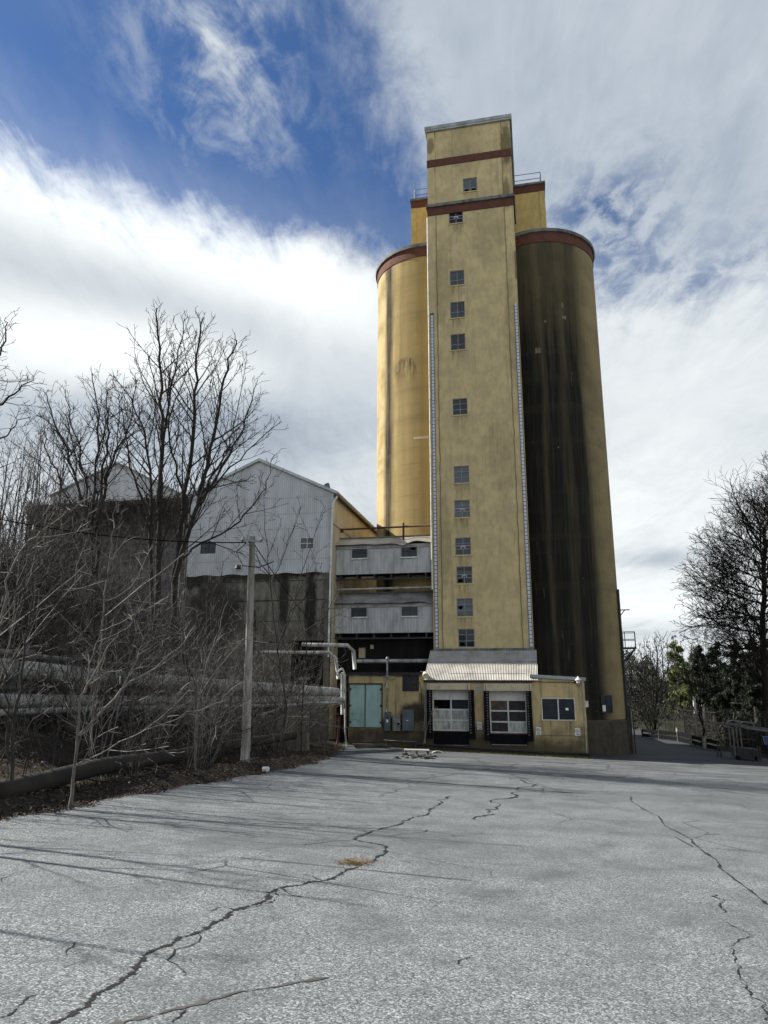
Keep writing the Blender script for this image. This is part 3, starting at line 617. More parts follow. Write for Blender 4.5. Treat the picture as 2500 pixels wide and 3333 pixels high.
# ================================================================== LOADING DOCK, ANNEXES
DV = -2.7
def pr(x0, y0, x1, y1, v=DV):
    """pixel rectangle -> (u0,u1,w0,w1) on the plane v"""
    a = uw(x0, y0, v); b = uw(x1, y1, v); c = uw(x0, y1, v); d = uw(x1, y0, v)
    return (a[0]+c[0])/2, (b[0]+d[0])/2, (b[1]+c[1])/2, (a[1]+d[1])/2
EAVE = .36
def build_dock():
    u0, u1 = -3.72, 3.05
    T = Thing('loading_dock', 'ochre loading dock with two roll-up doors under a corrugated lean-to roof', 'loading dock', (0, DV, -3.8))
    d1 = pr(1411, 2240, 1532, 2378); d2 = pr(1597, 2241, 1719, 2384)
    p1 = pr(1417, 2379, 1531, 2424); p2 = pr(1601.5, 2387, 1721, 2422)
    holes = [(d1[0], d1[1], d1[2], d1[3]), (d2[0], d2[1], d2[2], d2[3])]
    w = MB().wall(u0, u1, -4.6, EAVE, DV, holes, .3)
    w.add([(u0,DV,-4.6),(u0,0,-4.6),(u0,0,2.2),(u0,DV,EAVE)], [(3,2,1,0)]); w.add([(u1,DV,-4.6),(u1,0,-4.6),(u1,0,2.2),(u1,DV,EAVE)], [(0,1,2,3)])
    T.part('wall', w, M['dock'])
    r0, r1 = u0+.02, 3.42; sl = np.array([0, -2.95, -1.98])
    rf = MB().sheet((r0, .0, 2.32), (r1-r0, 0, 0), sl, .103, .018, (0, -.55, .83), 14); rr = T.part('roof', rf, M['corr_roof'], smooth=True)
    lp = MB()
    for f_, ln in ((.42, 1.), (.80, .72)): 
        a = np.array([r0, 0, 2.32])+sl*f_+np.array([0, -.012, .022]); lp.beam(a+np.array([(r1-r0)*(.22 if ln < 1 else 0), 0, 0]), a+np.array([(r1-r0)*(.9 if ln < 1 else 1), 0, 0]), .012, .02)
    T.part('lap_line', lp, M['coping'], rr)
    T.part('gutter', MB().box(u0-.03, u1+.02, DV-.16, DV+.02, .2, .34), M['ply'])
    for d, hd, pit, rowm in ((d1, pr(1397, 2222.5, 1535, 2243.5), p1, 0), (d2, pr(1579.5, 2222.5, 1734, 2246), p2, 1)):
        h = MB().box(hd[0], hd[1], DV-.42, DV-.004, hd[2], hd[3]); hb = T.part('header_board', h, M['header'])
        m = MB()
        for x in (hd[0]+.12, hd[1]-.14): m.box(x-.015, x+.015, DV-.428, DV-.418, hd[2]+.02, hd[3]-.02)
        for _ in range(9):
            x = random.uniform(hd[0]+.2, hd[1]-.2); z = random.uniform(hd[2]+.04, hd[3]-.08); m.box(x, x+random.uniform(.01, .04), DV-.427, DV-.418, z, z+random.uniform(.02, .1))
        T.part('scuff_mark', m, M['ply'], hb)
        a, b, c, e = d; yd = DV+.2; H = (e-c)/4; mid = (a+b)/2
        fr = MB()
        for j in range(5):
            z = c+H*j; z0, z1 = (z, z+.08) if j == 0 else ((z-.08, z) if j == 4 else (z-.045, z+.045)); fr.box(a, b, yd-.03, yd+.03, z0, z1)
        for x in (a+.04, mid, b-.04): fr.box(x-.045, x+.045, yd-.026, yd+.03, c+.08, e-.08)
        dr = T.part('roll_up_door', fr, M['panel'])
        kinds = [[['panel_dirty', 'panel_dirty'], ['panel_dirty', 'panel_dirty'], ['void', 'glass'], ['panel', 'panel']], [['ply', 'panel_dirty'], ['ply', 'ply'], ['ply_brown', 'ply'], ['panel', 'panel']]][rowm]
        for j in range(4):
            for i in range(2):
                x0, x1 = (a, mid) if i == 0 else (mid, b)
                T.part('door_panel', MB().box(x0+.04, x1-.04, yd, yd+.02, c+H*j+.04, c+H*(j+1)-.04), M[kinds[j][i]], dr)
        for x0, x1, in_ in ((a-.33, a+.03, 1), (b-.03, b+.34, 0)):
            zb = c-.45
            cu = MB().hexa([(x0, DV-.34, zb), (x1, DV-.34, zb), (x1, DV-.004, zb), (x0, DV-.004, zb)], [(x0+.03, DV-.38, hd[2]-.005), (x1-.03, DV-.38, hd[2]-.005), (x1-.03, DV-.004, hd[2]-.005), (x0+.03, DV-.004, hd[2]-.005)])
            s = T.part('dock_curtain', cu, M['rubber']); pd = MB(); z = c-.1
            xc = x1-.12 if in_ else x0+.12
            while z < e-.1:
                o = (z-zb)/(hd[2]-zb); yy = DV-.345-.04*o; tw = random.uniform(-.02, .02)
                pd.hexa([(xc-.05+tw, yy-.015, z), (xc+.05+tw, yy-.015, z+.02), (xc+.05, yy+.01, z+.02), (xc-.05, yy+.01, z)], [(xc-.045, yy-.03, z+.075), (xc+.055, yy-.03, z+.09), (xc+.055, yy+.01, z+.09), (xc-.045, yy+.01, z+.075)]); z += .155
            T.part('pleat', pd, M['pad'], s)
            st = MB()
            for z in (hd[3]-.02,): st.box(x0+.03, x1-.2 if in_ else x1-.03, DV-.3, DV-.006, hd[2], hd[3])
        pt = MB().box(pit[0], pit[1], DV-.07, DV-.006, pit[2], pit[3]); b_ = T.part('dock_bumper', pt, M['rubber'])
        T.part('bumper_lip', MB().box(pit[0]+.05, pit[1]-.05, DV-.12, DV-.075, pit[2]-.02, pit[2]+.03), M['galv'], b_)
    q = pr(1552, 2232, 1571, 2250); T.part('wall_plate', MB().box(q[0], q[1], DV-.02, DV-.004, q[2], q[3]), M['fascia'])
    # conduits left of the first door
    mb = MB()
    for x, z0, m_ in ((1386, 2418, 0), (1391, 2372, 0)):
        a = uw(x, 2226, DV)[0]; mb.tube([(a, DV-.06, .1), (a, DV-.06, uw(x, z0, DV)[1])], .035, 6)
    a = uw(1388, 2217, DV); mb.tube([(a[0], DV-.06, .12), (a[0]+.15, DV-.07, .18), (2.9, DV-.07, .14)], .018, 6)
    T.part('conduit', mb, M['conduit'])
build_dock()
def build_office():
    u0, u1 = 3.05, 6.19
    T = Thing('office_annex', 'small flat-roofed ochre office with a sliding window, right of the dock doors', 'building', (4.6, DV, -4.0))
    wn = pr(1767, 2269, 1876, 2341.5); zl, zr = .53, .33
    w = MB().wall(u0+.003, u1, -4.7, .3, DV-.003, [wn], .16)
    w.add([(u0+.003,DV-.003,.3),(u1,DV-.003,.3),(u1,DV-.003,zr),(u0+.003,DV-.003,zl)], [(0,1,2,3)])
    w.add([(u1,DV-.003,-4.7),(u1,1.6,-4.7),(u1,1.6,zr),(u1,DV-.003,zr)], [(0,1,2,3)])
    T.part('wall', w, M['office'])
    f = MB().hexa([(u0-.12,DV-.16,zl-.02),(u1+.1,DV-.16,zr-.02),(u1+.1,1.6,zr-.02),(u0-.12,1.6,zl-.02)], [(u0-.12,DV-.16,zl+.17),(u1+.1,DV-.16,zr+.17),(u1+.1,1.6,zr+.17),(u0-.12,1.6,zl+.17)])
    T.part('roof', f, M['fascia'])
    fr = window(T, *wn, DV-.003, 2, 1, frame=M['white'], bar=.07, depth=.02)
    q = pr(1845, 2301, 1854, 2308.5); T.part('paper_notice', MB().box(q[0], q[1], DV+.012, DV+.02, q[2], q[3]), M['sign'], fr)
    zc = uw(1830, 2390, DV)[1]
    T.part('wall_ledge', MB().box(u0+.3, u1+.02, DV-.03, DV-.004, zc-.03, zc), M['concrete'])
    a = uw(1735, 2216, DV); b = uw(1874, 2218, DV); T.part('conduit', MB().tube([(a[0], DV-.05, a[1]), (b[0], DV-.05, b[1])], .018, 6).box(b[0]-.04, b[0]+.1, DV-.1, DV-.004, b[1]-.06, b[1]+.06), M['rust'])
    z = uw(1905, 2210, DV)[1]; T.part('downpipe', MB().tube([(u1-.12, DV-.06, z), (u1-.1, DV-.06, -3.9)], .035, 6), M['conduit'])
build_office()
T = Thing('meter_box', 'small white meter box on the side wall of the office annex', 'meter box', (6.19, -2.2, -.9))
q = uw(1918, 2288, -2.2); T.part('case', MB().box(6.2, 6.36, -2.35, -2.0, q[1]-.18, q[1]+.2), M['white']); T.part('lid', MB().box(6.36, 6.375, -2.33, -2.02, q[1]-.16, q[1]+.18), M['sign'])
def build_utility():
    u0, u1 = uw(1138, 2300, DV)[0], -3.725
    zt = .62
    T = Thing('utility_annex', 'low ochre annex with teal double doors left of the loading dock', 'building', ((u0+u1)/2, DV, -3.7))
    dr = pr(1140, 2227, 1246.5, 2369)
    w = MB().wall(u0, u1, -4.4, zt, DV+.002, [dr], .12)
    w.add([(u0,DV+.002,-4.4),(u0,.2,-4.4),(u0,.2,zt),(u0,DV+.002,zt)], [(3,2,1,0)])
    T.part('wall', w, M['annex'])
    T.part('roof', MB().box(u0-.12, u1+.15, DV-.12, .25, zt, zt+.12).box(u0-.06, u1+.05, DV-.06, .2, zt+.12, zt+.2), M['ply'])
    a, b, c, d = dr; mid = uw(1192, 2300, DV)[0]
    for k, (x0, x1) in enumerate(((a+.03, mid-.02), (mid+.02, b-.03))):
        l = T.part('door_leaf', MB().box(x0, x1, DV+.05, DV+.1, c+.03, d-.03), M['teal'])
        hg = MB()
        for h in (.12, .5, .88): hg.box(*((x0-.02, x0+.1) if k == 0 else (x1-.1, x1+.02)), DV+.03, DV+.049, c+(d-c)*h-.07, c+(d-c)*h+.07)
        T.part('hinge', hg, M['rust'], l)
    T.part('door_frame', MB().box(a-.06, b+.06, DV-.03, DV+.04, d, d+.06).box(b-.005, b+.06, DV-.03, DV+.04, c, d).box(a-.06, a+.005, DV-.03, DV+.04, c, d).box(mid-.03, mid+.03, DV+.02, DV+.048, c, d), M['rust'])
    q = pr(1313.5, 2192, 1367, 2249); T.part('boarded_vent', MB().box(q[0], q[1], DV-.04, DV-.001, q[2], q[3]), M['ply'])
    q = pr(1178, 2379, 1227, 2416); T.part('boarded_hatch', MB().box(q[0], q[1], DV-.03, DV-.001, q[2], q[3]), M['ply_brown'])
    cv = MB()
    for pts in (((1247,2231),(1258,2230),(1258,2222),(1266,2213),(1287,2212),(1290,2202),(1313,2201)), ((1368,2218),(1374,2236),(1376,2265),(1375,2300))):
        cv.tube([(uw(*p, DV)[0], DV-.02, uw(*p, DV)[1]) for p in pts], .012, 5)
    T.part('cable', cv, M['rubber'])
    # soot above the boxes
build_utility()
def soot_patch():
    pass
# electrical gear
def ebox(px, m, lab, kind):
    q = pr(*px); T = Thing('electrical_box', lab, 'electrical box', ((q[0]+q[1])/2, DV, q[2]), group='electrical boxes on the annex wall')
    T.part('case', MB().box(q[0], q[1], DV-.26, DV-.004, q[2], q[3]), M[m]); T.part('cover', MB().box(q[0]+.02, q[1]-.02, DV-.275, DV-.26, q[2]+.02, q[3]-.03), M[m])
    mx, mz = (q[0]+q[1])/2, (q[2]+q[3])/2
    if kind == 0:
        T.part('switch_label', MB().box(mx-.05, mx+.05, DV-.285, DV-.276, mz-.05, mz+.12), M['sign']); T.part('handle', MB().box(mx-.03, mx+.03, DV-.33, DV-.276, mz+.16, mz+.3), M['rubber'])
    if kind == 1:
        c = (mx+.16, DV-.28, mz-.02); T.part('meter_dial', MB().tube([c, (c[0], c[1]-.08, c[2])], .12, 16, True), M['steel']); T.part('meter_face', MB().tube([(c[0], c[1]-.08, c[2]), (c[0], c[1]-.11, c[2])], .09, 16, True), M['glass'])
    if kind == 2:
        T.part('switch_label', MB().box(mx-.1, mx+.02, DV-.285, DV-.276, mz-.02, mz+.01), M['sign']); T.part('handle', MB().box(q[1]-.12, q[1]-.08, DV-.32, DV-.276, mz-.3, mz-.2), M['galv'])
ebox((1258, 2316, 1277, 2379), 'elec', 'narrow blue grey switch box at the foot of the conduit mast', 0)
ebox((1284.5, 2329, 1309, 2378), 'elec_old', 'weathered pale meter box with round dial between two grey cabinets', 1)
ebox((1316, 2309, 1353, 2378), 'elec', 'wide dark grey electrical cabinet nearest the dock doors', 2)
T = Thing('conduit_mast', 'metal service mast with weatherhead rising above the utility annex roof', 'conduit mast', (uw(1266,2316,DV)[0], DV, uw(1266,2316,DV)[1]))
x = uw(1266, 2250, DV)[0]; zt = uw(1265, 2146, DV)[1]; zb = uw(1266, 2316, DV)[1]
T.part('pole', MB().tube([(x, DV-.14, zb), (x, DV-.14, zt)], .05, 10), M['galv'], smooth=True)
T.part('weatherhead', MB().lathe([(.05, zt-.05), (.1, zt), (.12, zt+.06), (.07, zt+.14), (.01, zt+.16)], (x, DV-.14, 0), 12), M['galv'])
T.part('clamp', MB().box(x-.11, x+.11, DV-.19, DV-.004, -.2, -.14).box(x-.11, x+.11, DV-.19, DV-.004, .56, .62), M['steel'])
T.part('loose_wire', MB().tube([(x, DV-.16, zt), (x+.16, DV-.2, zt-.25), (x+.22, DV-.2, zt-.6), (x+.15, DV-.2, zt-.8)], .012, 5).tube([(x, DV-.16, zt-.7), (x-.3, DV-.2, zt-1.), (x-.55, DV-.2, zt-1.1)], .012, 5), M['rubber'])

# lamps
T = Thing('flood_lamp', 'cream flood lamp at the left corner of the lean-to roof', 'lamp', (uw(1388,2196,DV)[0], DV-.1, .35))
x, z = uw(1388, 2197, DV-.25); T.part('shade', MB().tube([(x-.1, DV-.1, z+.2), (x-.04, DV-.2, z+.1), (x, DV-.3, z), (x+.02, DV-.36, z-.05)], [.06, .14, .2, .21], 14, True), M['globe'], smooth=False)
T.part('bracket', MB().beam((x-.35, DV-.06, z+.25), (x-.05, DV-.1, z+.18), .06), M['galv'])
T = Thing('wall_lantern', 'white cage lantern on a bracket at the office corner', 'lamp', (uw(1886,2225,DV)[0], DV-.1, uw(1886,2225,DV)[1]))
x, z = uw(1886, 2226, DV-.15); s = 19/52.
T.part('shade', MB().lathe([(.03, z+.52), (.05, z+.46), (.08, z+.42), (.17, z+.32), (.19, z+.27), (.13, z+.27)], (x, DV-.2, 0), 16), M['white'], smooth=True)
T.part('globe', MB().lathe([(.10, z+.27), (.12, z+.2), (.10, z+.12), (.05, z+.08)], (x, DV-.2, 0), 16), M['globe'], smooth=True)
T.part('bracket', MB().tube([(x, DV-.2, z+.08), (x, DV-.2, z-.02), (x, DV-.01, z-.02)], .025, 8).box(x-.12, x+.12, DV-.04, DV-.006, z-.07, z+.0), M['galv'])

# NO PARKING signs
def text_mesh(name, body, size, m, parent, loc, rot, w_max=None):
    c = bpy.data.curves.new('tmp', 'FONT'); c.body = body; c.size = size; c.align_x = 'CENTER'; c.align_y = 'CENTER'; c.extrude = .002; c.offset = size*.016
    o = bpy.data.objects.new('tmp', c); COL.objects.link(o)
    dg = bpy.context.evaluated_depsgraph_get(); me = bpy.data.meshes.new_from_object(o.evaluated_get(dg)); bpy.data.objects.remove(o); me.name = name; me.materials.append(m)
    xs = [v.co.x for v in me.vertices]; ww = max(xs)-min(xs)
    if w_max and ww > w_max:
        for v in me.vertices: v.co.x *= w_max/ww
    t = bpy.data.objects.new(name, me); COL.objects.link(t); t.parent = parent; t.location = loc; t.rotation_euler = rot; return t
def sign(px, lab):
    q = pr(*px); mx, mz = (q[0]+q[1])/2, (q[2]+q[3])/2; w, h = q[1]-q[0], q[3]-q[2]
    T = Thing('parking_sign', lab, 'sign', (mx, DV, q[2]), group='no parking signs along the dock front')
    pl = T.part('sign_plate', MB().box(q[0], q[1], DV-.03, DV-.008, q[2], q[3]), M['sign'])
    for ln, f, sz in (('NO', .80, .155), ('PARKING', .565, .125), ('ANY', .34, .115), ('TIME', .14, .115)):
        text_mesh('lettering', ln, sz, M['ink'], pl, (0, -.0335, h*f), (R(90), 0, 0), w*.92)
sign((1557.8, 2348, 1573, 2372.5), 'white NO PARKING ANY TIME sign between the two dock doors')
sign((1749, 2364, 1765.5, 2388.5), 'white NO PARKING ANY TIME sign below left of the office window')
sign((1876, 2366.5, 1892.5, 2391), 'white NO PARKING ANY TIME sign nearest the right corner of the office')
# ground pipe along the dock
pts = [(uw(x, y, DV-.25)[0], DV-.25, uw(x, y, DV-.25)[1]) for x, y in ((1358,2420),(1450,2426),(1600,2436),(1760,2445),(1926,2452))]
T = Thing('base_pipe', 'long dark pipe running along the foot of the dock and office', 'pipe', pts[2])
T.part('pipe', MB().tube(pts, .06, 8, True), M['darkpipe'], smooth=True)
m = MB()
for p in pts: m.box(p[0]-.05, p[0]+.05, DV-.33, DV-.02, -4.7, p[2]-.05)
for i in range(len(pts)-1):
    p = [(a+b)/2 for a, b in zip(pts[i], pts[i+1])]; m.tube([(p[0]-.06, p[1], p[2]), (p[0]+.06, p[1], p[2])], .075, 8, True)
T.part('bracket', m, M['darkpipe'])
a = uw(1254, 2409, DV-.2); b = uw(1360, 2414, DV-.2)
T = Thing('hand_rail', 'thin bent rail under the electrical boxes', 'rail', (a[0], DV-.2, a[1])); T.part('rail', MB().tube([(a[0], DV-.2, a[1]), (b[0], DV-.2, b[1])], .03, 6), M['galv'])
m = MB()
for x in (1262, 1345): c = uw(x, 2412, DV-.2); m.tube([(c[0], DV-.2, c[1]), (c[0], DV-.2, -3.9)], .03, 6)
T.part('post', m, M['rust'])

# ================================================================== CONVEYOR GALLERIES BETWEEN SHED AND TOWER
GV, GB = .3, 1.35
BV = -.6
BU = uw(1084, 1700, BV)[0]                        # right-hand corner of the big shed
def build_gallery(lab, eave, top, bot, wins, wavy, key, dull):
    u0, u1 = BU+.02, TU0-.02
    ze = uw(1250, eave, GV)[1]; zb = uw(1250, bot, GV)[1]; zt = uw(1250, top, GB)[1]
    T = Thing('conveyor_gallery', lab, 'gallery', ((u0+u1)/2, GV, zb), group='corrugated galleries between shed and tower')
    W_ = [pr(*w, v=GV) for w in wins]
    # corrugated front, cut round the windows
    xs = sorted({u0, u1, *[w[0] for w in W_], *[w[1] for w in W_]}); m = MB()
    for a, b in zip(xs[:-1], xs[1:]):
        h = [w for w in W_ if w[0] < (a+b)/2 < w[1]]
        for z0, z1 in ([(zb, ze)] if not h else [(zb, h[0][2]), (h[0][3], ze)]):
            if z1-z0 > .02: m.sheet((a, GV, z0), (b-a, 0, 0), (0, 0, z1-z0), .105, .016, (0, 1, 0), 1)
    T.part('wall', m, M['corr'], smooth=True)
    T.part('fascia', MB().box(u0, u1, GV-.06, GV-.025, ze-.26, ze-.02), M['corr_roof_dull'])
    run = GB-GV+.25; dz = zt-ze
    def warp(i, j):
        w = (1-j)*.5*(.04*math.sin(i*9)+.03*math.sin(i*23+1))
        g = math.exp(-((i-.70)/.05)**2)*-.16 + math.exp(-((i-.84)/.08)**2)*.10 if wavy else -.1*math.exp(-((i-.96)/.03)**2)
        return np.array([0, 0, (w+g)*(1-j)])
    rf = MB().sheet((u0, GV-.25, ze+.02), (u1-u0, 0, 0), (0, run, dz), .105, .016, (0, -dz/run, 1), 4, warp)
    T.part('roof', rf, M[dull], smooth=True)
    T.part('ridge_flashing', MB().box(u0, u1, GB-.1, GB+.12, zt+.02, zt+.09), M['coping'])
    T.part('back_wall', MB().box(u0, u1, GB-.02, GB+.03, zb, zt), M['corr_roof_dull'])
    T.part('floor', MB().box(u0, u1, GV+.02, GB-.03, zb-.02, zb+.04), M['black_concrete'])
    bm = MB(); x = u0+.3
    while x < u1: bm.box(x, x+.12, GV+.05, GB, zb-.3, zb-.025); x += 1.25
    bm.box(u0, u1, GV+.06, GV+.16, zb-.42, zb-.305); T.part('floor_beam', bm, M['darkpipe'])
    for k, w in enumerate(W_):
        window(T, *w, GV-.06, 2, 2, frame=M['darkpipe'], bars_at=[.5], broken=[(1, 1)] if (wavy and k == 1) else (), depth=.03)
        T.part('sill', MB().box(w[0]-.06, w[1]+.06, GV-.1, GV-.03, w[2]-.1, w[2]-.01), M['white'])
    return T, zt
G1, Z1 = build_gallery('upper corrugated gallery bridge with sagging roof edge, joining shed and tower', 1773, 1750.5, 1867, [(1148,1782,1195.5,1817), (1308.5,1775.5,1358,1811.5)], True, 'corr', 'corr_roof')
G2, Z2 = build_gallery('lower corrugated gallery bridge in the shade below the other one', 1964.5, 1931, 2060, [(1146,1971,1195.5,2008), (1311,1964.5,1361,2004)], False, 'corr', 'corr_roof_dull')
T = Thing('rusty_pipe', 'rusty pipe on a post above the upper gallery roof', 'pipe', (-7, .9, Z1))
a = uw(1113, 1724.6, .9); b = uw(1405.5, 1709, .9); c = uw(1313.5, 1706, .9)
T.part('pipe', MB().tube([(a[0], .9, a[1]), (b[0], .9, b[1])], .075, 8, True), M['rust'], smooth=True); T.part('post', MB().tube([(c[0], .9, Z1-.3), (c[0], .9, c[1]+.1)], .075, 8, True), M['rust'])
T.part('pipe_end', MB().box(a[0]-.1, a[0]+.12, .8, 1., a[1]-.22, a[1]+.06), M['rust'])
T = Thing('steam_pipe', 'straight grey pipe running in the dark gap between the two galleries', 'pipe', (-7, .7, 6.8))
a = uw(1172, 1918, .7); b = uw(1409, 1910, .7); T.part('pipe', MB().tube([(BU+.02, .7, a[1]), (TU0, .7, b[1])], .08, 8), M['jacket'], smooth=True)
T.part('flange', MB().tube([(-6.2, .7, a[1]*.35+b[1]*.65), (-6.1, .7, a[1]*.35+b[1]*.65)], .12, 10, True), M['jacket'])
# lower storey under the galleries, its deep shade put into the colour
zb = uw(1250, 2060, GV)[1]
T = Thing('undercroft_wall', 'wall coloured near black for the deep shade under the lower gallery', 'wall', (-7, 1.25, -3.6))
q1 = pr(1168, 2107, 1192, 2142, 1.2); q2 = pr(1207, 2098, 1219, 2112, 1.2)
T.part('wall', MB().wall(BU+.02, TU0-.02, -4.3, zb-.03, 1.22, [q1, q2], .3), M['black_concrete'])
T.part('sunlit_patch', MB().box(q1[0], q1[1], 1.4, 1.45, q1[2], q1[3]).box(q2[0], q2[1], 1.3, 1.33, q2[2], q2[3]), M['header'])  # pale panels stand in for sunlit wall glimpsed through the openings
T = Thing('insulated_pipe', 'fat grey insulated pipe along the dark wall above the utility annex roof', 'pipe', (-6, .6, 1.6))
a = uw(1165, 2153, .3); b = uw(1408, 2150, .3); T.part('pipe', MB().tube([(a[0], .3, a[1]), (TU0, .3, b[1])], .14, 12), M['jacket'], smooth=True)
m = MB()
for k in range(7): x = a[0]+.4+k*.95; m.tube([(x, .3, a[1]), (x+.06, .3, a[1])], .155, 12, True)
T.part('pipe_band', m, M['galv'])

# ================================================================== BIG GABLED SHED
def build_shed():
    rz = uw(845, 1501, BV); e1 = uw(1084, 1601, BV); e0 = uw(625, 1611, BV); u0, u1 = e0[0], BU; ur = rz[0]; zr = rz[1]; z1 = e1[1]; z0 = e0[1]
    L = 34
    zc = uw(950, 1862, BV)[1]
    T = Thing('gabled_shed', 'tall grey corrugated shed with a gable end above a stained concrete base', 'building', ((u0+u1)/2, BV, 0))
    m = MB()
    W_ = [pr(977, 1751, 1023, 1789, BV), pr(654, 1770, 703, 1805, BV)]
    n = int((u1-u0)/.115*5); pts = []
    def topz(x): return zr-(zr-z1)*(x-ur)/(u1-ur) if x > ur else zr-(zr-z0)*(ur-x)/(ur-u0)
    for i in range(n):
        xa, xb = u0+(u1-u0)*i/n, u0+(u1-u0)*(i+1)/n; ya, yb = (BV+.014*math.sin(2*math.pi*x/.16) for x in (xa, xb)); mx = (xa+xb)/2
        segs = [(zc-.1, None)]
        h = [w for w in W_ if w[0] < mx < w[1]]
        cuts = [(zc-.12+.05*math.sin(mx*3), h[0][2]), (h[0][3], None)] if h else [(zc-.12+.05*math.sin(mx*3), None)]
        for c0, c1 in cuts:
            ta, tb = (topz(xa), topz(xb)) if c1 is None else (c1, c1)
            m.add([(xa,ya,c0),(xb,yb,c0),(xb,yb,tb),(xa,ya,ta)], [(0,1,2,3)])
    T.part('gable_wall', m, M['corr_white'], smooth=True)
    sm_ = MB()
    for y in (1622, 1674, 1722, 1822):
        z = uw(950, y, BV)[1]; sm_.box(u0 if z < z0 else u0+(z-z0)/(zr-z0)*(ur-u0)+.1, u1 if z < z1 else u1-(z-z1)/(zr-z1)*(u1-ur)-.1, BV-.022, BV-.012, z-.02, z+.02)
    T.part('sheet_lap', sm_, M['corr'])
    w = MB().box(u0+.05, u1-.03, BV+.06, BV+.5, -5, zc); 
    uc = (u0+u1)/2
    M['shed_base'] = stucco('shed_base_concrete', (.20, .187, .155), (.12, .112, .095), (.03, .028, .023), .95, blots=[(-14.2-uc, 6.0, .45, 2.6, .85), (-12.2-uc, 5.5, .5, 3, .9), (-16.0-uc, 7.8, 4., .55, .8), (-12.5-uc, 8.0, 1.6, .5, .8), (-19.5-uc, 5, 2.4, 3.2, .75), (-16.6-uc, 3.5, .5, 2.5, .8), (-22-uc, 7.6, 2, .8, .8)])
    T.part('base_wall', w, M['shed_base'])
    for zz in (1.4, 2.9, 4.4, 5.9, 7.3): T.part('form_joint', MB().box(u0+.3, u1-.08, BV+.045, BV+.07, zz+random.uniform(-.04, .04), zz+.06), M['plinth'])
    q = pr(952, 2086, 1078, 2112, BV); T.part('dark_opening', MB().box(q[0], q[1], BV+.04, BV+.058, q[2]-3, q[3]), M['void'])
    a = uw(1068, 2000, BV)[0]; T.part('pilaster', MB().box(a-.22, a+.2, BV-.02, BV+.058, -5, zc-.15), M['concrete'])
    # side wall facing the tower
    s = MB(); nn = int(L/.2*4)
    for i in range(nn):
        va, vb = BV+L*i/nn, BV+L*(i+1)/nn; xa, xb = (BU+.008*math.sin(2*math.pi*x/.2) for x in (va, vb))
        s.add([(xa,va,-5),(xb,vb,-5),(xb,vb,z1),(xa,va,z1)], [(0,1,2,3)])
    T.part('side_wall', s, M['shed_side'], smooth=True)
    T.part('sheet_lap', MB().box(BU+.012, BU+.03, BV, BV+L, z1-2.45, z1-2.4), M['coping'])
    lw = MB().add([(u0,BV,-5),(u0,BV+L,-5),(u0,BV+L,z0),(u0,BV,z0)], [(3,2,1,0)]).add([(u0,BV+L,-5),(u1,BV+L,-5),(u1,BV+L,z1),(u0,BV+L,z0)], [(3,2,1,0)]); T.part('side_wall', lw, M['corr'])
    r = MB(); o = .35
    k1 = (zr-z1)/(u1-ur); k0 = (zr-z0)/(ur-u0)
    r.hexa([(ur,BV-.14,zr+.02),(u1+o,BV-.14,z1-o*k1+.02),(u1+o,BV+L,z1-o*k1+.02),(ur,BV+L,zr+.02)], [(ur,BV-.14,zr+.14),(u1+o,BV-.14,z1-o*k1+.14),(u1+o,BV+L,z1-o*k1+.14),(ur,BV+L,zr+.14)])
    r.hexa([(u0-o,BV-.14,z0-o*k0+.02),(ur-.002,BV-.14,zr+.02),(ur-.002,BV+L,zr+.02),(u0-o,BV+L,z0-o*k0+.02)], [(u0-o,BV-.14,z0-o*k0+.14),(ur-.002,BV-.14,zr+.14),(ur-.002,BV+L,zr+.14),(u0-o,BV+L,z0-o*k0+.14)])
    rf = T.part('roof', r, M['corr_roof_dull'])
    T.part('barge_board', MB().beam((ur, BV-.17, zr+.02), (u1+o, BV-.17, z1-o*k1+.02), .04, .2).beam((u0-o, BV-.17, z0-o*k0+.02), (ur-.03, BV-.17, zr+.01), .04, .2), M['corr_white'], rf)
    T.part('gutter', MB().box(u1+.24, u1+.4, BV-.1, BV+L, z1-.38, z1-.22).box(u1+.02, u1+.26, BV+.01, BV+L, z1-.3, z1-.2), M['coping'], rf)
    rv = MB()
    for x, h in ((1072, .55), (1062, .3)): 
        a = uw(x, 1580, 1.5)[0]; zz = zr-(a-ur)*k1; rv.beam((a, 1.5, zz), (a-.2, 1.5, zz+h+.25), .3, .3)
    T.part('roof_vent', rv, M['coping'], rf)
    dp = [(u1+.3, BV-.02, z1-.4), (u1+.1, BV-.13, z1-.75), (u1-.02, BV-.15, z1-1.), (u1-.06, BV-.15, zc), (u1-.1, BV-.15, uw(1078, 2140, BV)[1])]
    T.part('downpipe', MB().tube(dp, .075, 8), M['white'], smooth=True)
    window(T, *W_[0], BV-.03, 2, 2, frame=M['white'], bars_at=[.5], depth=.05, bar=.05, glass=M['glass_pale']); window(T, *W_[1], BV-.03, 2, 2, frame=M['darkpipe'], bars_at=[.5], depth=.05)
    c = uw(776, 1849, BV-.3); T.part('wall_lamp', MB().lathe([(.02, c[1]+.2), (.16, c[1]+.12), (.26, c[1]-.12), (.05, c[1]-.1)], (c[0], BV-.35, 0), 12).beam((c[0], BV-.35, c[1]+.1), (c[0]+.1, BV, c[1]+.15), .06), M['darkpipe'])
    return u0
BU0 = build_shed()

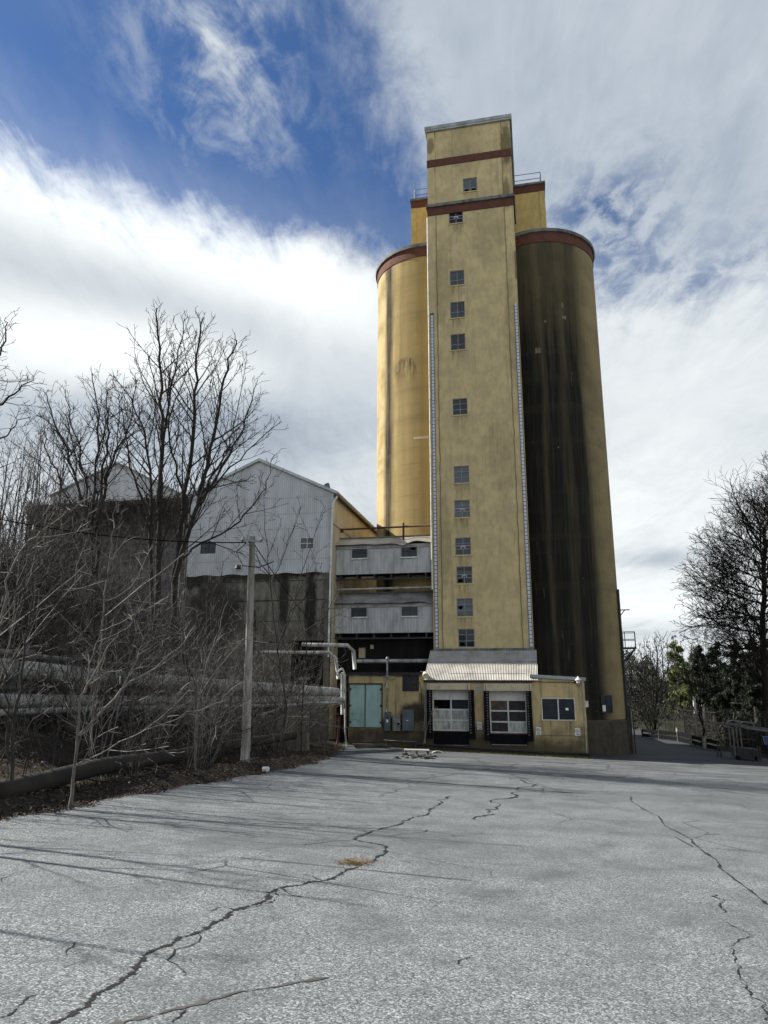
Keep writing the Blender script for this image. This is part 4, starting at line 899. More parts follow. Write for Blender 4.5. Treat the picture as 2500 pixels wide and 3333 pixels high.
# far shed and vine covered block behind the trees
def build_far():
    v = 7.; ap = uw(382, 1514, v); e0 = uw(165, 1624, v); e1 = uw(592, 1616, v); 
    T = Thing('distant_shed', 'pale gabled shed rising behind the vine-covered block', 'building', (ap[0], v, 4))
    m = MB().poly([(e0[0], v, 2), (e1[0], v, 2), (e1[0], v, e1[1]), (ap[0], v, ap[1]), (e0[0], v, e0[1])]); T.part('gable_wall', m, M['corr_white'])
    m = MB()
    for a, b in ((e0, ap), (ap, e1)):
        m.hexa([(a[0], v-.2, a[1]), (b[0], v-.2, b[1]), (b[0], v+22, b[1]), (a[0], v+22, a[1])], [(a[0], v-.2, a[1]+.15), (b[0], v-.2, b[1]+.15), (b[0], v+22, b[1]+.15), (a[0], v+22, a[1]+.15)])
    T.part('roof', m, M['corr_roof_dull']); T.part('side_wall', MB().box(e0[0]+.1, e0[0]+.2, v+.01, v+22, 2, e0[1]).box(e1[0]-.2, e1[0]-.1, v+.01, v+22, 2, e1[1]), M['corr'])
    v = 4.; a = uw(96, 1640, v)[0]; b = min(uw(616, 1620, v)[0], BU0-.6); zt = uw(400, 1634, v)[1]
    T = Thing('vine_covered_block', 'square brick block overgrown with brown vines behind the bare trees', 'building', ((a+b)/2, v, 2))
    T.part('wall', MB().box(a, b, v, v+2.7, -2, zt), M['brick'])
    q = pr(272, 1622, 300, 1690, v); T.part('dark_window', MB().box(q[0], q[1], v-.02, v-.002, q[2], min(q[3], zt-.1)), M['void'])
    q = pr(383, 1640, 420, 1675, v); T.part('white_vent', MB().box(q[0], q[0]+.25, v-.2, v-.002, q[2], q[3]), M['white'])
    iv = MB()
    for k in range(2600):
        x = random.uniform(a-.15, b+.1); z = zt - abs(random.gauss(0, 1.6)) + random.uniform(0, .35); p = np.array([x, v-.06-random.random()*.3, z]); P = [p]
        d = np.array([random.gauss(0, .5), random.gauss(-.1, .3), random.uniform(-1, .5)])
        for i in range(3): d = d+np.array([random.gauss(0, .35), random.gauss(0, .2), random.gauss(-.05, .3)]); P.append(P[-1]+d*.24)
        iv.tube(P, [.022, .02, .016, .008], 3)
    T.part('vines', iv, M['ivy'], kind='stuff')
build_far()
T = Thing('roof_ladder', 'thin pale ladder mast standing at the left corner of the grey shed', 'ladder', (BU0-.3, BV, 2))
m = MB(); z0, z1 = 4., uw(628, 1548, BV)[1]
for x in (BU0-.5, BU0-.1): m.tube([(x, BV-.1, z0), (x, BV-.1, z1)], .04, 6)
T.part('rail', m, M['galv']); m = MB(); z = z0+.3
while z < z1: m.tube([(BU0-.5, BV-.1, z), (BU0-.1, BV-.1, z)], .022, 5); z += .6
T.part('rungs', m, M['galv'])

# ================================================================== PIPE RACK ON THE BANK
def px_line(pts, n=24):
    P = [at(*p) for p in pts]; return P
def long_pipe(lab, pts, r, m, k=16, bands=0):
    P = px_line(pts); Q = []
    for a, b in zip(P[:-1], P[1:]):
        for i in range(10): Q.append(a+(b-a)*i/10)
    Q.append(P[-1]); c = Q[len(Q)//2]
    T = Thing('pipeline', lab, 'pipe', (c[0], c[1], terrain(c[0], c[1])), 'W', group='long pipes across the bank')
    T.part('pipe', MB().tube(Q, r, k, True), M[m], smooth=True)
    if bands:
        for i in range(1, bands):
            t = i/bands*(len(Q)-1); j = int(t); p = Q[j]+(Q[min(j+1, len(Q)-1)]-Q[j])*(t-j); d = Q[min(j+1, len(Q)-1)]-Q[max(j-1, 0)]; d /= np.linalg.norm(d)
            T.part('pipe_band', MB().tube([p-d*.05, p+d*.05], r+.016, k, True), M['galv'])
    return Q
Pbig = long_pipe('big pale pipe, the uppermost of the pipes crossing the bank', [(-120,2155,17.2),(0,2182,18.6),(300,2207,23),(600,2226,29),(900,2243,37),(1100,2254,44)], .26, 'jacket', 20, 14)
Pmid = long_pipe('second grey pipe below the big pale one on the bank', [(-120,2292,16),(0,2290,17.5),(300,2288,22.5),(600,2286,29),(900,2281,37.5),(1120,2279,45)], .19, 'jacket', 18, 12)
Plow = long_pipe('thin pipe running just under the second grey pipe', [(-120,2332,15.5),(0,2327,17.),(300,2313,22),(700,2304,31),(1120,2290,45)], .085, 'jacket', 10)
Pdirt = long_pipe('dark brown pipe lying in the leaves near the pavement edge', [(-260,2640,9.6),(-60,2598,10.9),(150,2548,12.6),(330,2500,14.8),(550,2468,18.5),(750,2428,24),(960,2396,31)], .17, 'oldpipe', 16)
Prail = long_pipe('slim rail pipe carried on the tops of the support posts', [(-120,2105,17),(60,2137,19.3),(300,2159,23),(600,2185,29),(720,2192,32)], .06, 'galv', 8)
def support(px, py, d, k, ord_):
    p = at(px, py, d); g = terrain(p[0], p[1])
    T = Thing('pipe_support', f'{ord_} pale post with a crosshead holding the bank pipes, counted from the left edge', 'support post', (p[0], p[1], g), 'W', group='pale pipe support posts')
    T.part('post', MB().box(p[0]-.13, p[0]+.13, p[1]+.3, p[1]+.5, g-.3, p[2]), M['galv']); T.part('crosshead', MB().box(p[0]-.35, p[0]+.35, p[1]+.1, p[1]+.62, p[2], p[2]+.14), M['galv'])
    z = p[2]-.9; T.part('bracket_arm', MB().box(p[0]-.18, p[0]+.18, p[1]-.25, p[1]+.55, z, z+.09), M['galv'])
for i, (a, b, d) in enumerate(((38,2136,19),(240,2152,22),(415,2168,25.5),(552,2182,28.5),(670,2192,31.5),(770,2200,34.5),(900,2210,38.5),(990,2214,41.5))): support(a, b, d, i, ['first','second','third','fourth','fifth','sixth','seventh','eighth'][i])
def elbow_pipe(lab, pts, r, m):
    P = [at(*p) for p in pts]; Q = []
    for i in range(len(P)-1):
        a, b = P[i], P[i+1]; L = np.linalg.norm(b-a); n = b-a; c = min(.45, .18/L*2)
        if i == 0: Q.append(a)
        Q.append(a+n*c if i > 0 else a+n*.02); Q.append(b-n*c if i < len(P)-2 else b)
    c = Q[len(Q)//2]; T = Thing('elbow_pipe', lab, 'pipe', (c[0], c[1], terrain(c[0], c[1])), 'W', group='bent pipes beside the utility annex')
    T.part('pipe', MB().tube(Q, r, 12, True), M[m], smooth=True)
elbow_pipe('upper grey pipe ending in a bright elbow over the annex roof', [(985,2100,47),(1152,2102,47),(1158,2178,47)], .13, 'jacket')
elbow_pipe('grey pipe bending down left of the bright upper elbow', [(850,2126,45.5),(1094,2125,46),(1104,2210,46)], .11, 'jacket')
elbow_pipe('slim pale pipe with a bent top beside the teal door', [(1103,2198,44.5),(1107,2176,44.5),(1126,2178,44.5),(1128,2400,44.5),(1134,2432,44.3)], .06, 'jacket')
elbow_pipe('rusty thin pipe dropping to the ground by the bank corner', [(1108,2330,43.5),(1106,2400,43.5),(1101,2425,43.3)], .07, 'rust')
elbow_pipe('thick upright grey pipe standing left of the teal door', [(1118,2190,45.4),(1118,2325,45.4)], .11, 'jacket')
elbow_pipe('pale pipe slanting over the concrete block by the pole', [(830,2340,34),(935,2300,37),(1020,2289,40),(1110,2287,44)], .06, 'jacket')
q = at(905, 2360, 33); g = terrain(q[0], q[1])
T = Thing('concrete_block', 'low weathered concrete block on the bank right of the utility pole', 'block', (q[0], q[1], g), 'W')
T.part('block', MB().hexa([(q[0]-1.1,q[1]-.5,g-.5),(q[0]+1.5,q[1]-.5,g-.5),(q[0]+1.5,q[1]+.8,g-.5),(q[0]-1.1,q[1]+.8,g-.5)], [(q[0]-1.,q[1]-.4,q[2]+.4),(q[0]+1.4,q[1]-.4,q[2]+.35),(q[0]+1.4,q[1]+.7,q[2]+.35),(q[0]-1.,q[1]+.7,q[2]+.4)]), M['concrete'])

# ================================================================== UTILITY POLE
b = at(805, 2428, 22.5); t = at(822, 1748, 22.8); g = terrain(b[0], b[1])
T = Thing('utility_pole', 'weathered grey wooden utility pole leaning slightly on the bank', 'utility pole', (b[0], b[1], g), 'W')
T.part('pole', MB().tube([b*1.0-np.array([0,0,.6]), b, b+(t-b)*.5, t], [.15, .145, .12, .095], 16, True), M['pole'], smooth=True)
m = MB(); c = t-np.array([0,0,.25]); m.beam(c+np.array([-.3,-.1,.1]), c+np.array([.35,-.1,.05]), .05).beam(c+np.array([-.12,-.16,-.1]), c+np.array([-.12,-.16,.25]), .06)
T.part('wire_bracket', m, M['steel'])
ins = MB()
for dx in (-.28, .32): ins.lathe([(.02, c[2]+.05), (.06, c[2]+.1), (.05, c[2]+.18), (.01, c[2]+.2)], (c[0]+dx, c[1]-.1, 0), 8)
T.part('insulator', ins, M['galv'])
T.part('bolt', MB().box(b[0]+.02, b[0]+.06, b[1]-.2, b[1]-.1, -1.2, -1.14).box(b[0]+.05, b[0]+.09, b[1]-.2, b[1]-.1, -.1, -.04), M['rust'])
def cable(a, b, sag, r, lab, n=16):
    P = [a+(b-a)*i/n - np.array([0, 0, sag*4*(i/n)*(1-i/n)]) for i in range(n+1)]; r = r*.7
    c = P[n//2]; single('overhead_cable', MB().tube(P, r, 5), M['rubber'], lab, 'cable', (c[0], c[1], c[2]), group='cables at the utility pole')
top = t-np.array([0, 0, .2])
cable(at(-260, 1640, 20), top, .35, .028, 'thick cable running left from the pole top across the trees')
cable(top+np.array([.1, 0, -.1]), at(1062, 2070, 40), .25, .022, 'black cable slanting down right from the pole to the shed base')
lp = [top+np.array([-.1,-.15,0]), top+np.array([-.45,-.2,-.35]), top+np.array([-.2,-.25,-.8]), top+np.array([.3,-.25,-.85]), top+np.array([.75,-.2,-.65])]
single('cable_loop', MB().tube(lp, .018, 5), M['rubber'], 'slack cable loop hanging from the top of the utility pole', 'cable', tuple(lp[0]))

# ================================================================== BARE TREES
def unit(v): return v/(np.linalg.norm(v)+1e-9)
def deflect(d, ang, az):
    ref = np.array([0, 0, 1.]) if abs(d[2]) < .9 else np.array([1., 0, 0])
    a = unit(np.cross(d, ref)); b = np.cross(d, a)
    return unit(d*math.cos(ang) + (a*math.cos(az)+b*math.sin(az))*math.sin(ang))
def branch(mb, p, d, L, r, lvl, c):
    n = max(3, int(L/c['seg']))if lvl < c['max'] else 3
    P = [p]; wig = c['wig']; up = c['up']
    for i in range(n):
        d = unit(d + np.array([random.gauss(0, wig), random.gauss(0, wig), random.gauss(0, wig)+up])); P.append(P[-1]+d*L/n)
    side_branches(mb, P, r, L, lvl, c)
def side_branches(mb, P, r, L, lvl, c, t0=None, rend=.25, rscale=1):
    n = len(P)-1; rm = c['rmin']
    rad = np.array([max(rm*.8, r*(1-(1-rend)*(i/n)**.9)) for i in range(n+1)])
    if lvl >= c['max']: rad[-1] = rm*.5
    mb.tube(P, rad, 7 if r > .07 else (5 if r > .03 else 3))
    if lvl >= c['max']: return
    nc = max(1, int(L*c['dens'][lvl]*random.uniform(.8, 1.2))); t0 = c['start'] if t0 is None else t0; az = random.uniform(0, 6.28)
    for k in range(nc):
        t = t0+(1-t0)*(k+random.random())/nc; x = min(n-1e-3, t*n); i = int(x); q = P[i]+(P[i+1]-P[i])*(x-i)
        az += 2.4+random.gauss(0, .4); dd = deflect(unit(P[i+1]-P[i]), R(random.gauss(c['ang'], 9)), az)
        L2 = max(.25, min(c['lmax'][lvl], L*c['ratio']*(1.05-.6*t))*random.uniform(.6, 1.2)); r2 = max(rm, min(rad[i]*.62, L2*c['rl']))
        branch(mb, q, dd, L2, r2, lvl+1, c)
CFG = dict(seg=.45, wig=.065, up=.075, rmin=.0115, max=3, dens=[2.1, 2.8, 3.2], start=.25, ang=40, ratio=.42, lmax=[3.0, 1.3, .55], rl=.013)
def guided(pts, d, dend, jit=.08, sub=5):
    n = len(pts)-1; K = [at(x, y, d+(dend-d)*i/n) for i, (x, y) in enumerate(pts)]; Q = []
    for i in range(n):
        a0 = K[max(0, i-1)]; a, b = K[i], K[i+1]; b1 = K[min(n, i+2)]
        for j in range(sub):
            t = j/sub; q = .5*((2*a)+(b-a0)*t+(2*a0-5*a+4*b-b1)*t*t+(3*a-a0-3*b+b1)*t**3); Q.append(q+np.array([random.gauss(0, jit), random.gauss(0, jit), random.gauss(0, jit)*.5])*(.3 if not Q else 1))
    Q.append(K[-1]); return Q
def plen(P): return sum(np.linalg.norm(b-a) for a, b in zip(P[:-1], P[1:]))
def guided_tree(name, lab, stems, d, cfg, mat, base_px, r0, t0=.3, group=None, jit=.08):
    bp = at(*base_px, d); g = terrain(bp[0], bp[1]); org = np.array([bp[0], bp[1], g])
    T = Thing(name, lab, 'tree', org, 'W', group); tr = MB(); cr = MB()
    for k, (pts, rad, de) in enumerate(stems):
        P = guided(pts, d, d+de, jit)
        if pts[0][1] > base_px[1]-200: P = [np.array([bp[0]+(P[0][0]-bp[0])*.7, bp[1]+(P[0][1]-bp[1])*.7, g-.3])] + P
        n = len(P)-1; rr = np.array([max(cfg['rmin'], rad*(1-.85*(i/n)**.8)) for i in range(n+1)]); tr.tube(P, rr*.85, 9)
        mute = MB(); L = plen(P); nc = int(L*cfg['dens'][0]); az = random.uniform(0, 6)
        for q in range(nc):
            t = t0+(1-t0)*(q+random.random())/nc; x = min(n-1e-3, t*n); i = int(x); p = P[i]+(P[i+1]-P[i])*(x-i); az += 2.4
            dd = deflect(unit(P[i+1]-P[i]), R(random.gauss(cfg['ang'], 9)), az); L2 = min(cfg['lmax'][0], .3+L*cfg['ratio']*(1-t)*1.1)*random.uniform(.6, 1.2)
            branch(cr, p, dd, max(.4, L2), max(cfg['rmin'], min(rr[i]*.6, L2*cfg['rl'])), 1, cfg)
    T.part('trunk', tr, mat, smooth=True); T.part('crown', cr, mat, smooth=False)
    return T
B_ = (560, 2190)
guided_tree('bare_tree', 'tallest bare tree, its many dark stems fanning up before the two sheds', [
  ([(515,2180),(512,2000),(518,1637),(524,1408),(518,1179),(507,1007)], .23, 1),
  ([(560,2180),(567,1924),(596,1666),(630,1408),(636,1208),(659,1036)], .22, -1.5),
  ([(565,2185),(573,1895),(630,1683),(687,1465),(727,1236),(767,1110)], .20, -3),
  ([(624,1690),(745,1483),(802,1351),(836,1236)], .10, 1.5), ([(605,1720),(676,1608),(773,1500),(916,1374)], .09, -2.5),
  ([(575,1850),(630,1790),(773,1700),(859,1590),(893,1483)], .09, 2), ([(505,2150),(492,1866),(490,1580),(458,1380),(367,1225)], .15, 2.5),
  ([(515,1640),(533,1408),(573,1179),(607,1036)], .11, 3), ([(600,1640),(560,1480),(545,1320),(560,1150)], .08, -3), ([(492,1700),(440,1560),(400,1400),(395,1280)], .08, -2),
  ([(640,1640),(720,1500),(760,1380),(800,1170)], .08, 3)], 33, CFG, M['bark'], B_, .25, jit=.05)
guided_tree('bare_tree', 'bushy many-stemmed bare tree left of the tallest one', [
  ([(300,2150),(298,1895),(309,1666),(315,1408),(298,1220)], .17, 1), ([(300,1950),(300,1780),(240,1540),(185,1390),(140,1280)], .13, -2),
  ([(320,1980),(330,1666),(365,1500),(420,1380),(440,1240)], .14, 2), ([(298,1760),(270,1560),(240,1400),(200,1262)], .10, 2.5), ([(310,1700),(345,1480),(350,1330),(370,1230)], .10, -2), ([(300,1800),(210,1600),(150,1460),(135,1350)], .08, 1)],
  37, CFG, M['bark'], (305, 2160), .2)
CF2 = dict(CFG, dens=[2.2, 3.0, 3.2], ang=46, wig=.11, lmax=[3.4, 1.4, .6])
guided_tree('bare_tree', 'bare tree reaching in from beyond the left edge of the thicket', [
  ([(-330,2000),(-250,1650),(-120,1350),(-20,1150)], .22, 1), ([(-160,1560),(-60,1380),(40,1290),(105,1240)], .10, -1), ([(-180,1600),(-80,1480),(20,1420),(95,1350)], .09, 1.5), ([(-150,1420),(-60,1250),(10,1110),(15,1040)], .09, 2)], 27, CF2, M['bark'], (-320, 2010), .25, t0=.2)
CFS = dict(seg=.5, wig=.06, up=.07, rmin=.012, max=2, dens=[1.7, 1.9], start=.15, ang=36, ratio=.3, lmax=[2.6, 1.0], rl=.013)
def auto_tree(mb, base, H, r, cfg, lean=(0, 0), t0=.2):
    n = max(6, int(H/.7)); P = [np.array(base, float)]; d = unit(np.array([lean[0], lean[1], 1.]))
    for i in range(n): d = unit(d+np.array([random.gauss(0, cfg['wig']*.5), random.gauss(0, cfg['wig']*.5), .04])); P.append(P[-1]+d*H/n)
    side_branches(mb, P, r, H, 0, cfg, t0, .1)
# slender trees in the background at the left
protos = []
for k in range(3):
    T = Thing('slender_tree', 'slender bare tree standing behind the thicket near the left edge', 'tree', (0, 0, 0), 'W', 'slender bare trees at the left'); mb = MB(); auto_tree(mb, (0, 0, -.4), 12, .10, CFS); T.part('trunk', mb, M['bark_grey']); protos.append(T.root)
for k, (px, d, top) in enumerate([(10,44,1340),(45,52,1330),(75,47,1370),(105,58,1360),(130,50,1390),(165,56,1370),(200,49,1420),(240,60,1450),(-25,48,1360),(275,54,1500),(60,38,1430),(150,41,1500),(430,56,1560),(20,36,1480),(-10,40,1400),(100,37,1540),(180,40,1560),(220,43,1530),(-40,42,1370),(40,46,1360),(85,50,1350),(120,44,1440)]):
    p = at(px, 2000, d); zt = at(px, top, d)[2]; g = terrain(p[0], p[1]); s = (zt-g)/11.8
    if k < 3: o = protos[k]; o.location = (p[0], p[1], g); o.scale = (s,)*3; o.rotation_euler = (0, 0, k)
    else: dup(protos[k % 3], (p[0], p[1], g), random.uniform(0, 6.28), s)

# saplings and shrubs on the bank
def shrub(kind):
    mb = MB()
    if kind == 'arching':
        for i in range(random.randint(5, 8)):
            az = random.uniform(0, 6.28); c = dict(seg=.22, wig=.10, up=-.02, rmin=.0045, max=2, dens=[3.0, 3.0], start=.35, ang=48, ratio=.35, lmax=[.9, .35], rl=.009)
            branch(mb, np.array([random.gauss(0, .12), random.gauss(0, .12), -.1]), unit(np.array([math.cos(az)*.55, math.sin(az)*.55, 1])), random.uniform(1.6, 3.0), random.uniform(.006, .011), 0, c)
    elif kind == 'upright':
        for i in range(random.randint(3, 6)):
            az = random.uniform(0, 6.28); c = dict(seg=.3, wig=.07, up=.03, rmin=.0045, max=2, dens=[3.2, 3.4], start=.3, ang=40, ratio=.35, lmax=[1.2, .5], rl=.01)
            branch(mb, np.array([random.gauss(0, .2), random.gauss(0, .2), -.1]), unit(np.array([math.cos(az)*.22, math.sin(az)*.22, 1])), random.uniform(2.2, 4.2), random.uniform(.008, .015), 0, c)
    elif kind == 'crooked':
        for i in range(2):
            az = random.uniform(0, 6.28); c = dict(seg=.25, wig=.20, up=.02, rmin=.0045, max=2, dens=[3.2, 3.6], start=.2, ang=55, ratio=.45, lmax=[1.7, .7], rl=.011)
            branch(mb, np.array([random.gauss(0, .1), random.gauss(0, .1), -.1]), unit(np.array([math.cos(az)*.5, math.sin(az)*.5, 1])), random.uniform(2.4, 3.6), random.uniform(.010, .018), 0, c)
    return mb
kinds = [('arching', 'stem'), ('arching', 'stem_brown'), ('upright', 'stem_brown'), ('upright', 'stem'), ('crooked', 'stem_brown'), ('crooked', 'stem'), ('upright', 'stem_brown'), ('arching', 'stem_brown')]
SH_ = []
for k, (kd, mt) in enumerate(kinds):
    o = single('bare_shrub', shrub(kd), M[mt], 'leafless shrub in the tangled thicket along the bank', 'shrub', (0, 0, 0), 'W', 'leafless shrubs on the bank'); SH_.append(o)
def put_shrub(k, x, y, s):
    o = SH_[k % 8] if k < 8 else SH_[k % 8].copy()
    if k >= 8: COL.objects.link(o)
    o.location = (x, y, terrain(x, y)-.05); o.scale = (s, s, s*random.uniform(.9, 1.15)); o.rotation_euler = (random.gauss(0, .12), random.gauss(0.08, .12), random.uniform(0, 6.28))
k = 0
while k < 210:
    y = 8.5+36*random.random()**1.1; d = .35+9.5*random.random()**1.3
    if random.random() > .25+.75*sm(0, 2.5, d) and k > 8: continue
    x = edge(y)-d
    if abs(x-b[0]) < .5 and abs(y-b[1]) < 1.5: continue
    if x < -.62*y-2: continue
    put_shrub(k, x, y, random.uniform(.55, .95) if d < 1.5 else random.uniform(.8, 1.5)); k += 1
k = 210
while k < 300:
    y = 17+33*random.random(); d = 5.5+10*random.random(); x = edge(y)-d
    if x < -.62*y-3 or (y > 46 and d < 8): continue
    put_shrub(random.choice((2, 3, 4, 5, 6))+8*40, x, y, random.uniform(1.1, 1.75)); k += 1
CSP = dict(seg=.4, wig=.06, up=.05, rmin=.009, max=3, dens=[1.6, 2.2, 2.4], start=.15, ang=44, ratio=.4, lmax=[2.6, 1., .4], rl=.0105)
def sapling(lab, stems, d, base_px, mat='stem', cfg=CSP, r=1.):
    return guided_tree('bare_sapling', lab, [(p, q*r, e) for p, q, e in stems], d, cfg, M[mat], base_px, .05, t0=.12, jit=.025)
sapling('pale straight sapling with upswept side shoots before the vine-covered block', [([(300,2420),(325,2150),(348,1900),(363,1783),(379,1630)], .045, .5), ([(340,1960),(420,1920),(500,1780)], .02, .8), ([(330,2060),(440,2000),(520,1880)], .02, -.5)], 17, (298, 2430))
sapling('pale leaning sapling at the far left of the bank', [([(-60,2350),(10,1990),(60,1810),(160,1720),(256,1642)], .04, .5), ([(0,2040),(60,1950),(170,1780)], .022, 0)], 13.5, (-70, 2400))
sapling('wide spreading bare sapling just right of the utility pole', [([(915,2450),(935,2300),(905,2120),(880,1880),(868,1754),(860,1613)], .055, 1), ([(905,2120),(960,1950),(1010,1780),(1060,1650)], .035, -1), ([(885,1900),(940,1760),(985,1640)], .03, 1.5), ([(880,1880),(800,1760),(730,1660)], .025, 1), ([(912,2150),(1000,2050),(1110,2000),(1160,1960)], .025, -1), ([(930,2280),(1020,2200),(1130,2130)], .022, -1.)], 27, (915, 2465), 'stem_brown', CSP)
sapling('crooked forked sapling in front of the pipes left of the pole', [([(235,2620),(262,2400),(290,2200),(330,2060)], .042, .5), ([(262,2400),(400,2250),(560,2130),(640,2040)], .035, 1), ([(280,2260),(350,2120),(420,2040)], .025, 0), ([(250,2500),(400,2420),(620,2330),(740,2280)], .02, .5)], 11.8, (232, 2630), 'stem', dict(CSP, dens=[1.8, 2.8, 3], wig=.12, lmax=[1.3, .6, .3]))
sapling('two-stemmed dark sapling at the very left of the pavement', [([(40,2560),(55,2300),(90,2080),(120,1900)], .045, .3), ([(45,2500),(20,2250),(-10,2050)], .035, .6)], 11.5, (42, 2570), 'stem_brown')
sapling('forked grey sapling between the pole and the teal doors', [([(1000,2440),(1010,2330),(1040,2230),(1060,2100)], .04, 0), ([(1005,2390),(1080,2290),(1150,2200)], .025, -1), ([(1003,2410),(960,2300),(930,2200)], .025, 1)], 33, (1000, 2450), 'stem')
sapling('thin sapling rising between the big tree and the pole', [([(640,2500),(650,2300),(690,2120),(745,1960)], .045, 1), ([(648,2330),(600,2160),(590,2000)], .03, 0), ([(660,2260),(760,2120),(830,2060)], .025, -1)], 19, (640, 2500), 'stem')
sapling('spreading bare sapling before the stained shed base, left of its downpipe', [([(985,2440),(990,2280),(1000,2120),(1010,1960),(1030,1830)], .045, 1), ([(992,2250),(930,2100),(890,1960)], .025, 1), ([(1000,2120),(1060,2010),(1110,1900)], .025, -1)], 30, (985, 2452), 'stem_brown')
sapling('bare sapling leaning left before the stained shed base', [([(770,2440),(755,2260),(720,2080),(690,1930)], .045, 1), ([(755,2260),(800,2120),(850,2020)], .025, 0), ([(735,2150),(660,2060),(620,1960)], .025, -1)], 29, (770, 2450), 'stem_brown')
sapling('tall thin bare sapling before the dark window of the grey shed', [([(690,2420),(700,2200),(716,2000),(728,1830)], .045, 1), ([(705,2150),(650,2000),(610,1880)], .025, 1), ([(712,2050),(780,1930),(830,1850)], .025, -1)], 34, (690, 2430), 'stem_brown')
m = MB(); q = lothit(735, 2522); P = [q+np.array([0, 0, .02]), at(760, 2495, q[1]+.6), at(790, 2480, q[1]+.9), at(848, 2467, q[1]+1.4)]
single('fallen_branch', m.tube(P, [.03, .028, .022, .01], 6), M['stem'], 'pale fallen branch arching out of the leaves near the pole foot', 'branch', tuple(q))
# trees beyond the left edge of the view, whose shadows reach across the lot
for k, (x, y, h) in enumerate(((-11.5, 11.2, 8.5), (-9.6, 7.6, 6.0), (-13.5, 14.5, 9))):
    T = Thing('bare_tree', 'bare roadside tree standing beyond the left edge of the view', 'tree', (x, y, terrain(x, y)), 'W', 'roadside trees beyond the left edge'); mb = MB(); auto_tree(mb, (x, y, terrain(x, y)-.3), h, .12, dict(CFS, ang=45, dens=[1.3, 1.6]), (0, 0), .25); T.part('trunk', mb, M['bark'])

o_ = [o for o in bpy.data.objects if o.get('group') == 'roadside trees beyond the left edge']
for k, (x, y) in enumerate(((-9.2, 12.6), (-12.4, 17.2), (-14.2, 19.6), (-16.5, 23.5), (-10.6, 14.4), (-19, 27), (-8.2, 9.6), (-13.2, 22.0))):
    src = o_[k % 3]; me_org = src.location; r = dup(src, (x, y, terrain(x, y)), random.uniform(0, 6.28), random.uniform(.85, 1.3) if x < -12 else random.uniform(.5, .75))
# undergrowth and litter
def undergrowth():
    mb = MB(); n = 0
    while n < 12500:
        y = 10+44*random.random(); d = 1.+18*random.random()**.8; x = edge(y)-d
        if x < -.66*y-3 or (y > 47 and d < 5): continue
        dens = .14+.86*sm(5.8, 9, d)
        if random.random() > dens: continue
        h = random.uniform(.6, 2.1)*(.55+1.05*sm(4, 11, d)); az = random.uniform(0, 6.28); p = np.array([x, y, terrain(x, y)-.05]); dd = np.array([math.cos(az)*.6, math.sin(az)*.6, 1.]); P = [p]
        for i in range(4): dd = unit(dd+np.array([random.gauss(0, .3), random.gauss(0, .3), -.18])); P.append(P[-1]+dd*h/3)
        mb.tube(P, [.0105, .010, .009, .007, .004], 3); n += 1
    single('undergrowth', mb, M['stem_brown'], 'brown tangled undergrowth covering the bank', 'undergrowth', (0, 0, 0), kind='stuff')
undergrowth()
def litter():
    mb = MB(); V_ = []
    for i in range(26000):
        y = 4+42*random.random()**1.3; d = random.expovariate(.55)-.12
        if random.random() < .25: d = random.uniform(0, 9)
        x = edge(y)-d
        if d < -.4: continue
        z = (terrain(x, y) if d > 0 else surf(x, y))+random.uniform(.004, .05)
        s = random.uniform(.02, .055); a = random.uniform(0, 6.28); n = unit(np.array([random.gauss(0, .5), random.gauss(0, .5), 1])); t = unit(np.cross(n, [math.cos(a), math.sin(a), 0])); bb = np.cross(n, t)
        p = np.array([x, y, z]); V_ += [p-t*s, p-bb*s*.45, p+t*s+n*s*.3, p+bb*s*.45]
    mb.add(V_, np.arange(len(V_)).reshape(-1, 4)); single('leaf_litter', mb, M['litter'], 'dead brown leaves and twigs along the pavement edge', 'dead leaves', (0, 0, 0), kind='stuff')
litter()
def weeds():
    mb = MB()
    for i in range(1800):
        u = random.uniform(-1.2, 6.4); v = DV-.35-abs(random.gauss(0, .22)); p = W(u, v, 0); z = lot(p[0], p[1])+.0
        a = random.uniform(0, 6.28); h = random.uniform(.02, .10); w = .012; d = np.array([math.cos(a), math.sin(a), 0])*w; p = np.array([p[0], p[1], z]); q = p+np.array([random.gauss(0, .05), random.gauss(0, .05), h])
        mb.add([p-d, p+d, q+d*.2, q-d*.2], [(0,1,2,3)])
    single('weeds', mb, M['moss'], 'mossy weeds along the foot of the dock', 'weeds', (0, 0, 0), kind='stuff')
    c = lothit(1148, 2812); mb = MB()
    for i in range(150):
        a = random.uniform(0, 6.28); r_ = abs(random.gauss(0, .10)); p = np.array([c[0]+r_*math.cos(a)*1.6+r_*.4, c[1]+r_*math.sin(a), surf(c[0], c[1])]); q = p+np.array([random.gauss(0, .05), random.gauss(0, .05), random.uniform(.0, .05)]); P = [p, (p+q)/2+np.array([0,0,.02]), q]
        mb.tube(P, [.004, .003, .002], 3)
    single('grass_tuft', mb, M['straw'], 'dry brown grass tuft growing from the long crack in the pavement', 'grass tuft', tuple(c))
weeds()

